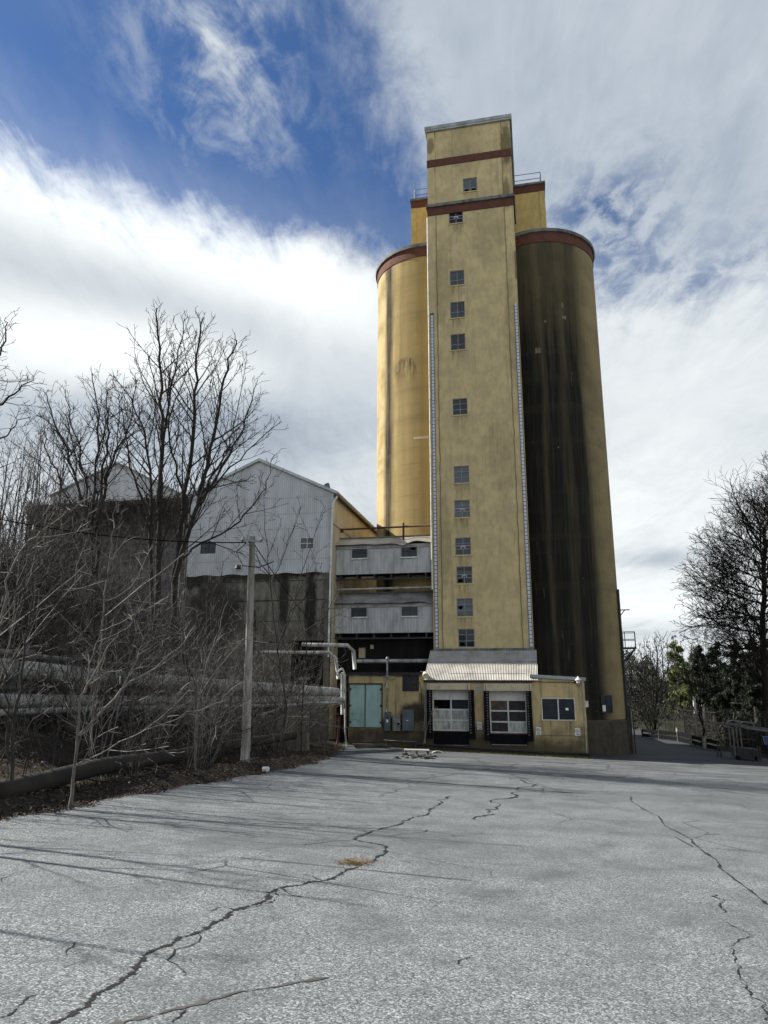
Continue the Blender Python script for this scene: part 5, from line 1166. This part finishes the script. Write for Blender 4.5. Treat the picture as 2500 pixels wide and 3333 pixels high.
# ================================================================== DEBRIS BY THE DOCK
def plank_pile():
    c = lothit(1215, 2440); T = Thing('plank_pile', 'dark pile of old planks below the teal doors', 'planks', tuple(c), 'W')
    for i in range(7):
        m = MB(); z = .05+.075*(i//2)+.03; o = (i % 2)*.28; a = c+np.array([-1.0+random.uniform(-.2, .2), o+.1, z]); b_ = c+np.array([1.0+random.uniform(-.3, .2), o-.25, z+random.uniform(-.02, .05)])
        T.part('plank', m.beam(a, b_, .2, .05), M['plank'])
    c = lothit(1362, 2462); T = Thing('pallet', 'grey slab-topped pallet lying on rubble before the dock', 'pallet', tuple(c), 'W')
    m = MB()
    for i in range(6): m.beam(c+np.array([-.62, .05+i*.13, .30]), c+np.array([.62, -.2+i*.13, .30]), .115, .03)
    T.part('deck', m, M['pole']); m = MB()
    for x in (-.55, 0, .55): m.beam(c+np.array([x, -.1-x*.2, .2]), c+np.array([x, .6-x*.2, .2]), .09, .16)
    T.part('runner', m, M['plank']); 
    for i in range(38):
        px, py = random.uniform(1282, 1420), random.uniform(2455, 2471); c = lothit(px, py); s = random.uniform(.05, .15); a = random.uniform(0, 3)
        dx, dy = np.array([math.cos(a), math.sin(a), 0])*s, np.array([-math.sin(a), math.cos(a), 0])*s*.6
        h = np.array([0, 0, s*random.uniform(.4, .8)]); m = MB().hexa([c-dx-dy, c+dx-dy, c+dx+dy, c-dx+dy], [c-dx*.8-dy*.7+h, c+dx*.7-dy*.8+h*.9, c+dx*.8+dy*.7+h, c-dx*.7+dy*.8+h*1.1])
        single('rubble_chunk', m, M['darkpipe'] if i % 3 else M['plank'], 'dark broken chunk lying in the rubble before the dock', 'rubble', tuple(c), group='rubble chunks before the dock')
    c = lothit(1428, 2452); m = MB()
    m.grid(lambda i, j: c+np.array([(i-.5)*.62, (j-.5)*.3, .06+.1*math.sin(i*3.1)*(1-j)+.03*math.sin(j*5)]), 8, 4)
    single('crumpled_sheet', m, M['white'], 'crumpled white sheet lying at the foot of the first dock door', 'litter', tuple(c))
    c = lothit(868, 2516); m = MB().lathe([(.02, c[2]), (.1, c[2]+.02), (.12, c[2]+.1), (.1, c[2]+.14), (.02, c[2]+.15)], (c[0], c[1]+.1, 0), 10); single('white_can', m, M['white'], 'small white can lying on the pavement edge below the pole', 'litter', tuple(c))
plank_pile()
# bare vine climbing at the left dock door
m = MB(); a = uw(1384, 2412, DV-.2)
for pts in (((1384,2420),(1390,2392),(1392,2380),(1400,2350),(1408,2325),(1412,2305)), ((1392,2384),(1379,2374),(1385,2355),(1402,2352)), ((1408,2325),(1418,2308),(1424,2298)), ((1410,2315),(1425,2312),(1430,2300)), ((1400,2350),(1418,2335),(1426,2322))):
    P = [(uw(*p, DV-.5)[0], DV-.5+.04*math.sin(i*2), uw(*p, DV-.5)[1]) for i, p in enumerate(pts)]; m.tube(P, np.linspace(.02, .008, len(P)), 5)
single('bare_vine', m, M['stem'], 'pale bare vine growing up beside the first dock door', 'vine', (a[0], DV-.5, a[1]), 'B')

# ================================================================== RIGHT HAND SIDE
def fence():
    px = [(2010,2392),(2060,2385),(2095,2378),(2146,2372),(2173,2368),(2203,2372),(2234,2380),(2275,2392),(2325,2408),(2380,2428),(2440,2452),(2500,2470),(2580,2495)]
    pts = []
    for i, (x, y) in enumerate(px):
        d = np.interp(x, [2010, 2100, 2200, 2300, 2400, 2500, 2580], [96, 88, 74, 64, 57, 52, 48]); p = at(x, 2390, d); pts.append(np.array([p[0], p[1], terrain(p[0], p[1])]))
    c = pts[6]; T = Thing('chain_link_fence', 'tall dark chain-link fence with barbed-wire arms along the right side', 'fence', tuple(c), 'W')
    H = 2.7
    for p in pts:
        m = MB().tube([p-np.array([0, 0, .2]), p+np.array([0, 0, H]), p+np.array([-.28, -.25, H+.42])], .045, 6); T.part('post', m, M['darkpipe'])
    w = MB()
    for a, b_ in zip(pts[:-1], pts[1:]):
        up = lambda h: np.array([0, 0, h]); w.tube([a+up(H), b_+up(H)], .03, 5); w.tube([a+up(.08), b_+up(.08)], .015, 4)
        for k in range(3): o = np.array([-.09*(k+1), -.08*(k+1), H+.14*(k+1)]); w.tube([a+o, b_+o], .010, 3)
        L = np.linalg.norm(b_-a); n = int(L/.32); dv = (b_-a)/L
        for k in range(-int(H/.32), n):
            for s in (1, -1):
                t0, t1 = k*.32, k*.32+H
                c0, c1 = max(0, t0), min(L, t1)
                if c1 <= c0: continue
                z0, z1 = (c0-t0, c1-t0) if s == 1 else (H-(c0-t0), H-(c1-t0))
                w.tube([a+dv*c0+up(z0), a+dv*c1+up(z1)], .0045, 3)
    T.part('mesh_wire', w, M['darkpipe'])
    for i, (x, y0, y1, d) in enumerate(((2212,2348,2392,66),(2256,2357,2405,61),(2298,2372,2412,57))):
        p = at(x, y1, d); g = terrain(p[0], p[1]); h = (y1-y0)/2311*d
        T = Thing('guard_post', ['stout wooden guard post farthest along the fence', 'stout wooden guard post in the middle of the three by the fence', 'stout wooden guard post nearest the metal rack'][i], 'post', (p[0], p[1], g), 'W', 'wooden guard posts')
        T.part('post', MB().tube([(p[0], p[1], g-.2), (p[0], p[1], g+h)], .16, 10, True), M['pole']); T.part('cap', MB().tube([(p[0], p[1], g+h), (p[0], p[1], g+h+.06)], .18, 10, True), M['plank'])
def guard_rail():
    px = [(2095,2372,70),(2150,2376,68),(2212,2386,65),(2256,2396,61),(2298,2404,57.5),(2345,2422,54)]
    P = []
    for x, y, d in px: p = at(x, y, d); P.append(np.array([p[0], p[1], terrain(p[0], p[1])]))
    T = Thing('guard_rail', 'long dark board rail along the shaded lane in front of the chain-link fence', 'guard rail', tuple(P[3]), 'W')
    for a, b_ in zip(P[:-1], P[1:]):
        for z0 in (.35, .78): T.part('board', MB().beam(a+np.array([0, 0, z0]), b_+np.array([0, 0, z0]), .05, .3), M['rubber'])
        T.part('post', MB().box(a[0]-.07, a[0]+.07, a[1]+.03, a[1]+.17, a[2]-.2, a[2]+1.0), M['plank'])
fence(); guard_rail()
def rack():
    c = at(2445, 2440, 49); g = lot(c[0], c[1]); T = Thing('metal_rack', 'tall metal rack with long top rails and a low dark cart base', 'rack', (c[0], c[1], g), 'W')
    D = lambda x, y, d: at(x, y, d)
    for a, b_ in (((2375,2357,49),(2386,2448,49)), ((2388,2362,47.5),(2398,2452,47.5)), ((2400,2362,49),(2407,2424,49)), ((2412,2364,47.5),(2420,2424,47.5))):
        T.part('upright', MB().beam(D(*a), D(*b_), .07), M['galv'])
    m = MB().beam(D(2320,2344,51), D(2520,2367,47), .08).beam(D(2345,2350,52), D(2530,2374,48), .08).beam(D(2430,2363,48), D(2520,2375,47), .07); T.part('top_rail', m, M['galv'])
    m = MB().beam(D(2370,2337,49), D(2457,2345,49), .05)
    for x in (2370, 2458): m.beam(D(x,2337+(x-2370)*.09,49), D(x,2360,49), .05)
    m.beam(D(2379,2338,49), D(2371,2346,49), .04).beam(D(2404,2340,49), D(2414,2350,49), .04).beam(D(2422,2341,49), D(2414,2350,49), .04).beam(D(2447,2344,49), D(2457,2353,49), .04); T.part('top_frame', m, M['galv'])
    m = MB().beam(D(2380,2395,48.5), D(2462,2401,48.5), .05).beam(D(2400,2425,48), D(2490,2438,47), .07); T.part('cross_bar', m, M['rust'])
    b0 = D(2400,2462,47.5); b1 = D(2478,2474,47); gz = lot(b0[0], b0[1]); m = MB().hexa([(b0[0],b0[1],gz+.1),(b1[0],b1[1],gz+.05),(b1[0]+.3,b1[1]+1.2,gz+.05),(b0[0]+.3,b0[1]+1.2,gz+.1)], [(b0[0],b0[1],gz+.75),(b1[0],b1[1],gz+.65),(b1[0]+.3,b1[1]+1.2,gz+.65),(b0[0]+.3,b0[1]+1.2,gz+.75)]); T.part('cart_base', m, M['darkpipe'])
    for x in (2340, 2350, 2455, 2468, 2477):
        q = D(x, 2440, 49 if x < 2400 else 46.8); gz = lot(q[0], q[1]); T.part('leg', MB().beam((q[0], q[1], gz-.05), (q[0]+.05, q[1], gz+.95), .07), M['darkpipe'])
    for x, y in ((2408, 2470), (2470, 2480)):
        q = D(x, y, 47); gz = lot(q[0], q[1]); T.part('wheel', MB().tube([(q[0], q[1]-.06, gz+.14), (q[0], q[1]+.06, gz+.14)], .14, 14, True), M['rubber'])
    a = D(2486, 2390, 45.5); b_ = D(2510, 2416, 45.5); T = Thing('blue_board', 'faded blue board leaning on the metal rack at the right edge', 'board', (a[0], a[1], b_[2]), 'W')
    T.part('board', MB().hexa([(a[0]+.1,a[1],b_[2]),(b_[0]+.6,a[1],b_[2]),(b_[0]+.6,a[1]+.05,b_[2]),(a[0]+.1,a[1]+.05,b_[2])], [(a[0],a[1],a[2]),(b_[0]+.5,a[1],a[2]+.04),(b_[0]+.5,a[1]+.05,a[2]+.04),(a[0],a[1]+.05,a[2])]), M['blue']); m = MB()
    m.beam((a[0],a[1]-.02,a[2]), (b_[0]+.5,a[1]-.02,a[2]+.04), .03).beam((a[0],a[1]-.02,a[2]), (a[0]+.1,a[1]-.02,b_[2]), .03); T.part('frame', m, M['galv'])
rack()
def tree_right():
    CR = dict(seg=.5, wig=.13, up=.03, rmin=.017, max=3, dens=[2.8, 3.0, 2.8], start=.12, ang=38, ratio=.62, lmax=[5.4, 2.6, 1.2], rl=.014)
    limbs = [([(2495,2378),(2490,2100),(2485,1850),(2500,1680),(2520,1570)], .40, 0)]
    for y0, x1, y1, rd, e in ((2110,2230,2070,.11,1), (2060,2215,1960,.11,-2), (2010,2205,1890,.11,2), (1960,2225,1830,.11,-1), (1920,2250,1775,.10,3), (1880,2265,1740,.10,-2), (1830,2300,1700,.10,1), (1790,2330,1650,.09,-2), (1750,2390,1600,.09,2), (2080,2330,2140,.09,-3), (2000,2290,2010,.09,-4), (1930,2300,1880,.09,4), (1860,2340,1790,.08,-4), (1720,2430,1560,.08,-1)):
        mx = 2488-(2488-x1)*.5; limbs.append(([(2489,y0),(mx,y0-(y0-y1)*.35),(x1,y1)], rd, e))
    for y0, x1, y1, rd, e in ((2050,2700,1900,.11,1), (1950,2720,1750,.11,-2), (1850,2680,1620,.10,2), (1780,2620,1540,.09,-2), (2000,2560,1900,.09,-4), (1900,2540,1760,.09,4)): limbs.append(([(2489,y0),((2489+x1)/2,y0-(y0-y1)*.4),(x1,y1)], rd, e))
    guided_tree('bare_tree', 'large dark spreading bare tree filling the right edge', limbs, 58, CR, M['bark_black'], (2495, 2380), .4, t0=.15)
    guided_tree('bare_tree', 'taller bare tree whose twig tips poke in at the right edge', [([(2560,2400),(2600,2000),(2590,1700),(2530,1500)], .2, 0), ([(2595,1720),(2540,1600),(2480,1490)], .06, 0), ([(2590,1650),(2530,1560),(2490,1475)], .05, 1)], 34, dict(CF2, max=3), M['bark_black'], (2560, 2400), .2, t0=.4)
tree_right()
guided_tree('bare_tree', 'rounded bushy bare tree between the silo and the sunny pine', [([(2130,2390),(2125,2200),(2110,2080)], .14, 2), ([(2132,2385),(2160,2230),(2190,2110)], .13, -2), ([(2128,2390),(2090,2260),(2065,2130)], .12, 1), ([(2133,2390),(2140,2200),(2150,2075)], .13, -3), ([(2131,2390),(2075,2290),(2045,2190)], .10, -2), ([(2134,2390),(2185,2270),(2225,2190)], .10, 3), ([(2130,2390),(2100,2210),(2085,2095)], .10, 4)],
    76, dict(CFG, rmin=.024, dens=[2.4, 2.6, 2.0], lmax=[3.5, 1.8, .9], seg=.6), M['wood_mass'], (2130, 2392), .16, t0=.15)
guided_tree('bare_tree', 'slim bare tree standing at the fence before the red barn', [([(2290,2400),(2285,2300),(2278,2180),(2272,2070)], .11, 0), ([(2287,2300),(2300,2260),(2335,2225)], .05, -1), ([(2283,2260),(2262,2220),(2250,2170)], .05, 1), ([(2280,2200),(2300,2150),(2310,2100)], .05, -1)], 60, dict(CFG, rmin=.018, lmax=[2.5, 1.2, .6]), M['bark_black'], (2290, 2402), .11, t0=.2)
# more distant bare trees
far = []
CFF = dict(CFS, rmin=.035, seg=.9, dens=[1.5, 1.5], lmax=[3.2, 1.3], ang=34)
for k in range(3):
    T = Thing('distant_tree', 'hazy bare tree in the woods beyond the fence', 'tree', (0, 0, 0), 'W', 'bare trees in the far woods'); mb = MB(); auto_tree(mb, (0, 0, -.5), 13, .2, CFF); T.part('trunk', mb, M['wood_mass']); far.append(T.root)
for k, (px, d, top) in enumerate([(2165,125,2052),(2185,118,2070),(2150,135,2062),(2205,140,2090),(2120,142,2075),(2262,120,2075),(2300,128,2080),(2345,135,2070),(2390,125,2060),(2430,130,2055),(2480,120,2050),(2085,150,2100),(2060,155,2100),(2240,150,2085),(2320,150,2085),(2365,140,2080),(2410,150,2075),(2460,145,2060),(2510,135,2050),(2550,130,2050)]):
    p = at(px, 2250, d); zt = at(px, top, d)[2]; g = terrain(p[0], p[1]); s = (zt-g)/12.6
    if k < 3: o = far[k]; o.location = (p[0], p[1], g); o.scale = (s,)*3
    else: dup(far[k % 3], (p[0], p[1], g), random.uniform(0, 6.28), s)
def conifer(lab, px, top, base, d, half, mat, n, name='evergreen_tree', group=None, leafs=.34):
    p = at(px, base, d); zt = at(px, top, d)[2]; g = terrain(p[0], p[1]); Rm = half/2311*d; H = zt-g
    T = Thing(name, lab, 'tree', (p[0], p[1], g), 'W', group); org = np.array([p[0], p[1], g])
    T.part('trunk', MB().tube([org-np.array([0, 0, .3]), org+np.array([.1, 0, H*.5]), org+np.array([0, .1, H*.98])], [.26, .17, .04], 8), M['bark'])
    mb = MB(); V_ = []; bm = MB(); nb = int(H*4.2)
    for k in range(nb):
        t = .10+.89*(k+random.random())/nb; az = random.uniform(0, 6.28); L = Rm*(1.05-t)**.75*random.uniform(.5, 1.15)+.25; dr = random.uniform(-.15, .25)
        a = org+np.array([0, 0, H*t]); e = a+np.array([math.cos(az)*L, math.sin(az)*L, L*dr]); bm.tube([a, (a+e)/2+np.array([0, 0, -.06*L]), e], [.05, .035, .015], 3)
        m_ = max(4, int(n/nb*(L/Rm+.3)))
        for q in range(m_):
            s_ = .3+.7*random.random()**.6; c = a+(e-a)*s_+np.array([random.gauss(0, .16), random.gauss(0, .16), random.gauss(0, .12)])*(.5+L*.25); sz = leafs*random.uniform(.4, 1.)
            n_ = unit(np.array([random.gauss(0, 1), random.gauss(0, 1), random.gauss(.6, 1)])); tt = unit(np.cross(n_, [random.gauss(0, 1), random.gauss(0, 1), .3])); bb = np.cross(n_, tt)
            V_ += [c-tt*sz, c-bb*sz*.17, c+tt*sz, c+bb*sz*.17]
    T.part('branches', bm, M['bark']); mb.add(V_, np.arange(len(V_)).reshape(-1, 4)); T.part('crown', mb, M[mat])
conifer('sunlit yellow-green pine beside the red barn', 2222, 2086, 2300, 98, 62, 'pine', 9000, 'pine_tree', leafs=.45)
conifer('tall thin pine tip rising behind the sunlit pine', 2216, 2058, 2290, 112, 40, 'fir', 1500, 'pine_tree')
for px, top, d, hw, lab in ((2300,2092,112,50,'dark evergreen directly right of the sunlit pine'), (2355,2085,100,62,'dark evergreen behind the metal rack'), (2420,2080,95,66,'broad dark evergreen under the large bare tree'), (2480,2070,90,66,'dark evergreen nearest the right edge'), (2545,2060,88,60,'dark evergreen just past the right edge'), (2330,2160,84,50,'low dark evergreen left of the broad one'), (2395,2165,80,60,'low dark evergreen behind the rack top rails'), (2465,2160,76,60,'low dark evergreen by the blue board')):
    conifer(lab, px, top, 2330, d, hw, 'fir', 7500, leafs=.55)
def hedge():
    mb = MB(); V_ = []
    for i in range(9000):
        px = random.uniform(2060, 2600); d = random.uniform(84, 92) if random.random() < .5 else random.uniform(96, 108); p = at(px, 2300, d); g = terrain(p[0], p[1])
        if 2150 < px < 2250 and d < 95: continue
        c = np.array([p[0], p[1], g+random.random()**1.4*(1.1 if d < 95 else 2.2)]); sz = random.uniform(.1, .3); n_ = unit(np.array([random.gauss(0, 1), random.gauss(0, 1), random.gauss(0, 1)])); tt = unit(np.cross(n_, [random.gauss(0, 1), random.gauss(0, 1), .3])); bb = np.cross(n_, tt); V_ += [c-tt*sz, c-bb*sz*.3, c+tt*sz, c+bb*sz*.3]
    for i in range(9000):                        # thick scrub hard against the far side of the fence
        px = random.uniform(2235, 2640); d = np.interp(px, [2200, 2300, 2400, 2500, 2640], [74, 64, 57, 52, 47])+1.+9*random.random()**1.5; p = at(px, 2380, d); g = terrain(p[0], p[1])
        c = np.array([p[0], p[1], g+random.random()**1.3*1.7]); sz = random.uniform(.08, .26); tt = unit(np.array([random.gauss(0, 1), random.gauss(0, 1), random.gauss(0, 1)+.5])); bb = unit(np.cross(tt, [random.gauss(0, 1), random.gauss(0, 1), .3])); V_ += [c-tt*sz, c-bb*sz*.22, c+tt*sz, c+bb*sz*.22]
    mb.add(V_, np.arange(len(V_)).reshape(-1, 4)); single('undergrowth', mb, M['scrub'], 'dark scrub beyond the fence', 'scrub', (0, 0, 0), kind='stuff')
hedge()
def woods():
    mb = MB(); V_ = []
    for i in range(26000):
        px = random.uniform(1960, 2900); d = random.uniform(150, 185); p = at(px, 2250, d); g = terrain(p[0], p[1])
        hgt = 9+2.5*math.sin(px*.031)+1.5*math.sin(px*.083+1); z = g+hgt*random.random()**1.35; sz = random.uniform(.35, 1.1)
        tt = unit(np.array([random.gauss(0, .6), random.gauss(0, .6), 1])); bb = unit(np.cross(tt, [random.gauss(0, 1), random.gauss(0, 1), .1])); c = np.array([p[0], p[1], z]); V_ += [c-tt*sz, c-bb*.13, c+tt*sz, c+bb*.13]
    mb.add(V_, np.arange(len(V_)).reshape(-1, 4)); single('far_woods', mb, M['wood_mass'], 'far brown woods closing the view on the right', 'woods', (0, 0, 0), kind='stuff')
woods()
def barn():
    d = 118; L = at(2228, 2240, d); Rr = at(2280, 2238, d); ap = at(2252, 2207, d); c = (L+Rr)/2; g = terrain(c[0], c[1])-1; dp = np.array([4.5, 7, 0.]); Z = lambda p, z: np.array([p[0], p[1], z])
    T = Thing('red_barn', 'small red barn with green roof among the trees beyond the fence', 'barn', (c[0], c[1], g), 'W')
    m = MB().poly([Z(L, g), Z(Rr, g), Z(Rr, Rr[2]), ap, Z(L, L[2])]); m.poly([Z(Rr, g), Z(Rr+dp, g), Z(Rr+dp, Rr[2]), Z(Rr, Rr[2])]); T.part('wall', m, M['barn_red'])
    m = MB(); up = np.array([0, 0, .12]); e1 = Rr+(Rr-ap)*.75; e0 = L+(L-ap)*.2; fw = -dp*.06
    m.hexa([ap+fw, e1+fw, e1+dp, ap+dp], [ap+fw+up, e1+fw+up, e1+dp+up, ap+dp+up]); m.hexa([e0+fw, ap+fw, ap+dp, e0+dp], [e0+fw+up, ap+fw+up, ap+dp+up, e0+dp+up]); T.part('roof', m, M['roof_green'])
    T.part('trim', MB().beam(ap+fw*1.4, e1+fw*1.4, .1, .22).beam(e0+fw*1.4, ap+fw*1.4, .1, .22), M['white'])
    for i, (x, y0, y1, d, lab) in enumerate(((2262,2264,2286,96,'white post on the bank below the red barn'), (2291,2292,2322,82,'white post by the slim bare tree at the fence'))):
        a = at(x, y0, d); b_ = at(x+2, y1, d); T = Thing('white_post', lab, 'post', (a[0], a[1], b_[2]), 'W', 'white posts beyond the fence'); T.part('post', MB().beam(a, b_-np.array([0, 0, 1.2]), .3, .2), M['white']); T.part('cap', MB().beam(a, a+np.array([0, 0, .12]), .36, .26), M['white'])
barn()

# ================================================================== SKY, SUN, CAMERA
SUN_AZ_OFF = R(2.0); SUN_EL = R(37.5)
tr = YAW + SUN_AZ_OFF                            # light travels to the right and slightly towards the camera
sd = np.array([math.cos(tr)*math.cos(SUN_EL), -math.sin(tr)*math.cos(SUN_EL), -math.sin(SUN_EL)])
def sky():
    w = bpy.data.worlds.new('World'); sc.world = w; w.use_nodes = True; t = w.node_tree; t.nodes.clear()
    n = NT.__new__(NT); n.t = t; n.tc = t.nodes.new('ShaderNodeTexCoord'); n.P = n.tc.outputs['Generated']
    out = t.nodes.new('ShaderNodeOutputWorld'); bg = t.nodes.new('ShaderNodeBackground'); t.links.new(bg.outputs[0], out.inputs[0])
    s = t.nodes.new('ShaderNodeTexSky'); s.sky_type = 'NISHITA'; s.sun_disc = False; s.sun_elevation = SUN_EL
    s.sun_rotation = math.atan2(-sd[0], -sd[1]); s.air_density = 1.0; s.dust_density = .4; s.ozone_density = 2.2; s.altitude = 150
    x, y, z = n.xyz()
    az = n.math('MULTIPLY', n.math('ARCTAN2', x, y), 180/math.pi); el = n.math('MULTIPLY', n.math('ARCSINE', z), 180/math.pi)
    # cloud-layer plane coordinates: streaks foreshorten towards the horizon as on a real layer
    k = n.math('DIVIDE', 1., n.math('MAXIMUM', n.math('ADD', z, .10), .05))
    cv = t.nodes.new('ShaderNodeCombineXYZ'); t.links.new(n.math('MULTIPLY', x, k), cv.inputs[0]); t.links.new(n.math('MULTIPLY', y, k), cv.inputs[1]); cl = cv.outputs[0]
    big = n.noise(1.5, 9, n.mp((1, 1, 1), cl, rot=(0, 0, R(-30))), .58, .35)
    wisp = n.noise(4.0, 12, n.mp((1.75, .62, 1), cl, rot=(0, 0, R(-38))), .66, .7)
    fine = n.noise(14., 9, n.mp((1.15, .85, 1), cl, rot=(0, 0, R(32))), .62, .4)
    soft = n.noise(.9, 5, n.mp((1, 1, 1), cl, loc=(3.1, 1.7, 0)), .5, .2)
    def blob(px, py, sx, sy, rot=0.):
        a, e = azel(px, py); dx = n.math('SUBTRACT', az, a); dy = n.math('SUBTRACT', el, e); c, s_ = math.cos(R(rot)), math.sin(R(rot))
        u = n.math('ADD', n.math('MULTIPLY', dx, c/sx), n.math('MULTIPLY', dy, s_/sx)); v = n.math('SUBTRACT', n.math('MULTIPLY', dy, c/sy), n.math('MULTIPLY', dx, s_/sy))
        q = n.math('ADD', n.math('MULTIPLY', u, u), n.math('MULTIPLY', v, v)); return n.math('EXPONENT', n.math('MULTIPLY', q, -1.))
    def add(*a):
        r = a[0]
        for b_ in a[1:]: r = n.math('ADD', r, b_)
        return r
    def sc_(v, f): return n.math('MULTIPLY', v, f)
    A0, A1 = -50., 50.
    azn = n.math('DIVIDE', n.math('SUBTRACT', az, A0), A1-A0)
    def curve(pts):                              # elevation of an edge as a function of azimuth
        st = []
        for px, py in pts:
            a, e = azel(px, py); st.append(((a-A0)/(A1-A0), e/60))
        st = sorted(st); return sc_(n.ramp(azn, [(min(.999, max(0, p)), v) for p, v in st], 'LINEAR'), 60.)
    edgeA = curve([(-700,260),(0,410),(250,520),(430,600),(700,665),(950,715),(1180,760),(1400,820),(2100,900)])
    wob = add(sc_(n.math('SUBTRACT', wisp, .5), 7.), sc_(n.math('SUBTRACT', fine, .5), 4.))
    dA = n.math('ADD', n.math('SUBTRACT', edgeA, el), wob)
    covA = n.rng(dA, -1.5, 4.0)
    thinA = n.rng(dA, -6., 1.5, 0, .14)
    # high veil on the right side: begins along a slanted edge
    eA, eB = azel(1010, 0), azel(1330, 640)
    sl = (eB[0]-eA[0])/(eB[1]-eA[1])
    dB = n.math('SUBTRACT', az, n.math('ADD', sc_(n.math('SUBTRACT', el, eA[1]), sl), eA[0]))
    dB = n.math('ADD', dB, add(sc_(n.math('SUBTRACT', wisp, .5), 17.), sc_(n.math('SUBTRACT', fine, .5), 9.)))
    covB = n.rng(dB, -2.5, 10.0)
    covC = add(sc_(blob(640, 40, 8, 6, 0), .60), sc_(blob(790, 190, 6, 6, 30), .55), sc_(blob(880, 440, 9, 3.), .22))
    covC = n.math('MULTIPLY', covC, n.rng(add(sc_(wisp, .55), sc_(fine, .5)), .44, .70))
    hole = add(sc_(blob(2330, 1090, 13, 4.6, 12), 1.0), sc_(blob(2010, 850, 4.5, 5.5, -20), .55), sc_(blob(1900, 690, 6, 2.6, 10), .55), sc_(blob(2080, 1420, 7, 4, 0), .35), sc_(blob(1330, 720, 5, 4), .3), sc_(blob(2480, 1250, 8, 4, 15), .6))
    mot = n.rng(add(sc_(fine, .75), sc_(wisp, .35)), .44, .66)
    hole = n.math('MULTIPLY', hole, n.math('SUBTRACT', 1.05, mot))
    cov = n.math('MAXIMUM', n.math('MAXIMUM', covA, thinA), n.math('MULTIPLY', n.math('MAXIMUM', covB, 0.), n.math('SUBTRACT', .84, sc_(hole, .9)), clamp=True))
    cov = n.math('MAXIMUM', cov, covC, clamp=True)
    cov = n.math('MAXIMUM', cov, n.rng(el, 13, 2, 0, .85), clamp=True)
    cov = n.math('MULTIPLY', cov, n.rng(n.math('ADD', el, sc_(n.math('SUBTRACT', wisp, .5), 12.)), 70, 54))     # clear blue overhead
    # brightness of the cloud sheet: sunlit crest, grey bellies, pale horizon
    br = add(.73, sc_(n.math('SUBTRACT', big, .5), .16), sc_(n.math('SUBTRACT', soft, .5), .30), sc_(n.math('SUBTRACT', wisp, .5), .26), sc_(n.math('SUBTRACT', fine, .5), .12),
        sc_(blob(60, 480, 15, 5, -10), .34), sc_(blob(520, 740, 17, 4.2, -16), .26), sc_(blob(900, 860, 10, 4, -18), .22), sc_(blob(150, 1130, 14, 3.2, 0), .30), sc_(blob(600, 1180, 9, 2.5, -8), .22),
        sc_(blob(330, 930, 14, 3.4, -4), -.17), sc_(blob(800, 1010, 10, 3.2, -12), -.12), sc_(blob(900, 1420, 11, 3.4, -10), -.13), sc_(blob(150, 1330, 9, 2.6, 0), -.10), sc_(blob(720, 1350, 6, 2.5), -.08),
        sc_(blob(1750, 250, 22, 16), -.04), sc_(blob(2400, 350, 12, 16), -.03), sc_(blob(2150, 1650, 16, 7), .18), sc_(blob(2200, 1990, 14, 3.4), .22), sc_(blob(2150, 1815, 3.2, .75, 0), -.26), sc_(blob(2200, 2052, 6, .8), -.14), sc_(blob(1150, 1560, 6, 3), .12))
    sunny = n.math('MULTIPLY', n.rng(dA, -1., 5.), n.rng(dA, 14., 5.)); br = n.math('ADD', br, sc_(sunny, .10))
    br = n.math('MINIMUM', n.math('MAXIMUM', br, .3), 1.1)
    br = n.math('ADD', br, sc_(n.rng(n.math('ABSOLUTE', az), 85, 135), .30))   # unseen clouds behind the viewer, brightened to fill the shaded fronts
    tint = n.mix(n.rng(br, .5, .95), (.72, .83, .96), (.94, .985, 1.0))
    c = n.mix(1., tint, br, 'MULTIPLY')
    cloud = n.mix(1., c, (CLOUD, CLOUD, CLOUD), 'MULTIPLY')
    skyc = n.mix(1., s.outputs[0], SKYTINT, 'MULTIPLY')
    col = n.mix(cov, skyc, cloud)
    t.links.new(col, bg.inputs[0]); bg.inputs[1].default_value = BG
BG = .05; CLOUD = 9.6; SKYTINT = (.56, .77, 1.04)
sky()
l = bpy.data.lights.new('sun', 'SUN'); l.energy = 5.0; l.angle = R(.53); l.color = (1., .93, .82)
so = bpy.data.objects.new('sun', l); COL.objects.link(so); so.rotation_euler = Vector(sd).to_track_quat('-Z', 'Y').to_euler(); so.location = (-30, 20, 60)

cam = bpy.data.cameras.new('camera'); co = bpy.data.objects.new('camera', cam); COL.objects.link(co); sc.camera = co
cam.sensor_fit = 'VERTICAL'; cam.sensor_height = 24.; cam.lens = F/3333*24; cam.clip_end = 3000; cam.clip_start = .05
co.matrix_world = Matrix.Rotation(R(90)+PITCH, 4, 'X') @ Matrix.Rotation(ROLL, 4, 'Z')
sc.render.resolution_x, sc.render.resolution_y = 768, 1024
sc.view_settings.view_transform = 'Standard'; sc.view_settings.look = 'None'; sc.view_settings.exposure = 1.1; sc.view_settings.gamma = 1.
sc.cycles.max_bounces = 6; sc.cycles.diffuse_bounces = 4; sc.cycles.use_denoising = True
